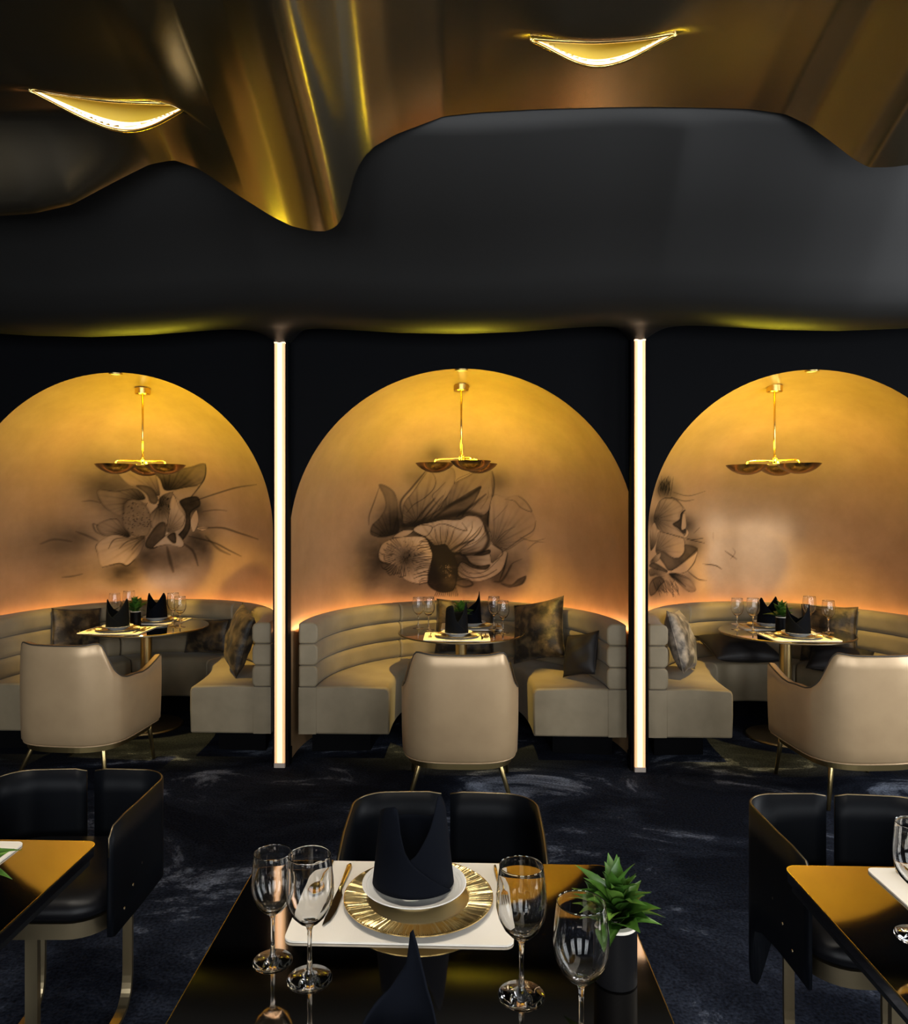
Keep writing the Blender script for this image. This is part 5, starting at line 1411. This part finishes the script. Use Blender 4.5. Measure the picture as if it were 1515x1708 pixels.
# ------------------------------------------------------------------ foreground tables and black chairs
def dining_table(loc, label, wd=0.84, dp=0.88):
    """origin at the middle of the far edge on the floor"""
    t = empty('dining_table', loc); tag(t, label, 'table', 'black mirror-topped tables')
    def rr(ins, z):
        out = []; r = 0.03
        for cx, cy, a0 in ((wd/2-r, -r, 0), (-wd/2+r, -r, 90), (-wd/2+r, -dp+r, 180), (wd/2-r, -dp+r, 270)):
            for k in range(7): a = R(a0+15*k); out.append(Vector((cx+(r-ins)*math.cos(a), cy+(r-ins)*math.sin(a), z)))
        return out
    rings_mesh('tabletop', [rr(0.002, 0.722), rr(0.002, 0.7497)], 'table_mirror', t, smooth=False)
    rings_mesh('edge_trim', [rr(0.0018, 0.7495), rr(0.0, 0.7495), rr(0.0, 0.745), rr(0.0018, 0.745)], 'gold_bright', t, caps=False, smooth=False)
    o = t.children[-1]
    rings_mesh('under_frame', [rr(0.012, 0.700), rr(0.012, 0.722)], 'table_black', t, smooth=False)
    box('pedestal', (-0.06, 0.06, -dp/2-0.06, -dp/2+0.06, 0.012, 0.70), 'table_black', t, 0.006)
    box('base', (-0.24, 0.24, -dp/2-0.24, -dp/2+0.24, 0.0, 0.012), 'table_black', t, 0.003)
    return t
dining_table((-0.068, 1.80, 0), 'black mirror-topped table laid with four wine glasses, nearest the camera')
dining_table((-1.345, 1.885, 0), 'black mirror-topped table cut by the left picture edge')
dining_table((1.185, 1.815, 0), 'black mirror-topped table cut by the right picture edge')

def dining_chair(loc, rz, label, tail=False):
    """faces -y; back at +y"""
    t = empty('dining_chair', loc, R(rz)); tag(t, label, 'chair', 'black split-back chairs')
    half = [(0.0135, 0.235)]
    half += [(0.05, 0.235), (0.10, 0.233), (0.16, 0.228)]
    cx, cy, r = 0.165, 0.128, 0.10
    half += [(cx+r*math.cos(R(90-10*k)), cy+r*math.sin(R(90-10*k))) for k in range(0, 10)]
    half += [(0.264, 0.05), (0.262, -0.05), (0.258, -0.12), (0.255, -0.19), (0.2545, -0.215)]
    n = len(half)
    for sx in (-1, 1):
        rows = []; tops = []; d = 0
        for i, (x, y) in enumerate(half):
            zt = 0.745; zb = 0.44
            if i >= n-2: zt -= 0.006 if i == n-2 else 0.03
            if i == n-1: zb += 0.012
            if i == 0: zt -= 0.006; zb += 0.006
            if tail and sx == -1:
                zb = 0.44-0.25*sstep(1-abs(i-8)/7.0)
            rows.append([Vector((sx*x, y, zb+(zt-zb)*k/4)) for k in range(5)]); tops.append(Vector((sx*x, y, zt+0.001)))
        o = rings_mesh('back_panel', rows, 'chair_black', t, closed_section=False, caps=False, ang=60)
        md = o.modifiers.new('thickness', 'SOLIDIFY'); md.thickness = 0.010; md.offset = 0
        tube('edge_trim', tops+[tops[-1]+Vector((0, -0.001, -0.05))], 0.0022, 'bronze_dark', t, 6)
        for k in range(3):
            ri = lathe('rivet', [(0, 0.003), (0.004, 0.002), (0.005, 0), (0, 0)], 'bronze_dark', t, 10)
            ri.location = (sx*0.2655, -0.02-0.06*k, 0.56-0.035*k); ri.rotation_euler = (0, R(90*sx), 0)
    def sr(ins, z):
        out = []; a, b, r = 0.235-ins, 0.215-ins, 0.10
        for cx, cy, a0 in ((a-r, b-r, 0), (-a+r, b-r, 90), (-a+r, -b+r, 180), (a-r, -b+r, 270)):
            for k in range(8): q = R(a0+90*k/7); out.append(Vector((cx+r*math.cos(q), cy+r*math.sin(q), z)))
        return out
    rings_mesh('seat_band', [sr(0.0, 0.445), sr(0.0, 0.487)], 'bronze_mid', t, ang=40)
    rings_mesh('seat_cushion', [sr(0.008, 0.487), sr(-0.002, 0.50), sr(-0.004, 0.515), sr(0.006, 0.535), sr(0.03, 0.548), sr(0.09, 0.553)], 'seat_black', t, ang=60)
    for sx in (-1, 1):
        pts = [(sx*0.14, 0.19, 0.447), (sx*0.14, 0.19, 0.20), (sx*0.14, 0.185, 0.08), (sx*0.14, 0.16, 0.032), (sx*0.14, 0.11, 0.010), (sx*0.14, -0.05, 0.007), (sx*0.14, -0.22, 0.007)]
        bar('leg', spline(pts, 4), 0.03, 0.012, (1, 0, 0), 'bronze_mid', t)
    bar('front_post', [(0, -0.12, 0.447), (0, -0.12, 0.014)], 0.035, 0.018, (1, 0, 0), 'bronze_mid', t)
    bar('stretcher', [(-0.14, -0.12, 0.007), (0, -0.12, 0.007), (0.14, -0.12, 0.007)], 0.04, 0.012, (0, 1, 0), 'bronze_mid', t)
    return t
mat('bronze_mid', (0.34, 0.27, 0.16), 0.36, metal=1.0)
dining_chair((-0.047, 2.022, 0), 0, 'black split-back chair behind the napkin on the nearest table')
dining_chair((-1.205, 2.18, 0), 2, 'black split-back chair with bronze legs at the left table')
dining_chair((1.098, 2.045, 0), -1, 'black split-back chair with drooping side panel at the right table', tail=True)

# ------------------------------------------------------------------ nearest table setting
Z = 0.75
placemat(-0.123, 1.622, Z, 0.452, 0.335, 'cream placemat under the gold charger on the nearest table')
charger(-0.092, 1.612, Z+MT, 'ribbed gold charger plate on the nearest table')
plate(-0.102, 1.625, Z+MT+0.0055, 'white plate with stepped rim under napkin on the nearest table')
napkin(-0.104, 1.637, Z+MT+0.0285, FLAP, 2, 'tall black folded napkin on the white plate of the nearest table', 0.088, 0.066, 0.96).scale = (1, 0.82, 1)
wine_glass(-0.354, 1.396, Z, 'wine glass at far left of the nearest table', 0.92)
wine_glass(-0.274, 1.346, Z, 'larger wine glass second from left on the nearest table', 1.01)
wine_glass(0.105, 1.313, Z, 'wine glass in front of the gold charger rim, third from left', 1.02)
wine_glass(0.190, 1.194, Z, 'wine glass in front of the plant pot on nearest table', 1.02)
plant(0.278, 1.361, Z, 'leafy green plant in black pot on the nearest table', 50, 1.0, 7)
cutlery('knife', -0.268, 1.645, Z+MT, -3, 'gilt knife with dark-reflection blade left of the gold charger').scale = (1.2, 1.22, 1.2)
cutlery('spoon', -0.315, 1.670, Z+MT, -4, 'gilt spoon behind the left glasses on the nearest table')
cutlery('fork', 0.085, 1.66, Z+MT, 3, 'gilt fork right of the gold charger, seen through a glass')
NEARTIP = [(262, .05), (290, .085), (322, .14), (338, .205), (346, .226), (354, .22), (370, .165), (400, .12), (450, .085), (490, .08), (540, .09), (575, .10), (600, .09), (622, .06), (650, .035), (680, .01), (690, .003)]
placemat(-0.09, 1.04, Z, 0.44, 0.28, 'cream placemat below the near napkin, mostly out of frame')
charger(-0.09, 1.05, Z+MT, 'gold charger below the near napkin, mostly out of frame')
plate(-0.09, 1.05, Z+MT+0.0055, 'white plate below the near napkin, mostly out of frame')
napkin(-0.09, 1.05, Z+MT+0.0235, NEARTIP, 68, 'black folded napkin with curled tip at the bottom picture edge', 0.072, 0.040, 0.95)

# left table
placemat(-1.335, 1.70, Z, 0.46, 0.33, 'cream placemat corner on the table at the left edge')
plant(-1.005, 1.485, Z, 'green plant peeking in at the left picture edge', 40, 1.0, 9)
# right table
placemat(1.175, 1.635, Z, 0.45, 0.33, 'cream placemat on the table at the right edge')
cutlery('knife', 1.015, 1.69, Z+MT, 0, 'gilt knife on the placemat at the right edge')
cutlery('fork', 1.055, 1.68, Z+MT, 0, 'gilt fork beside the knife on the placemat at the right edge')
wine_glass(0.905, 1.52, Z, 'wine glass cut by the right picture edge', 1.01)
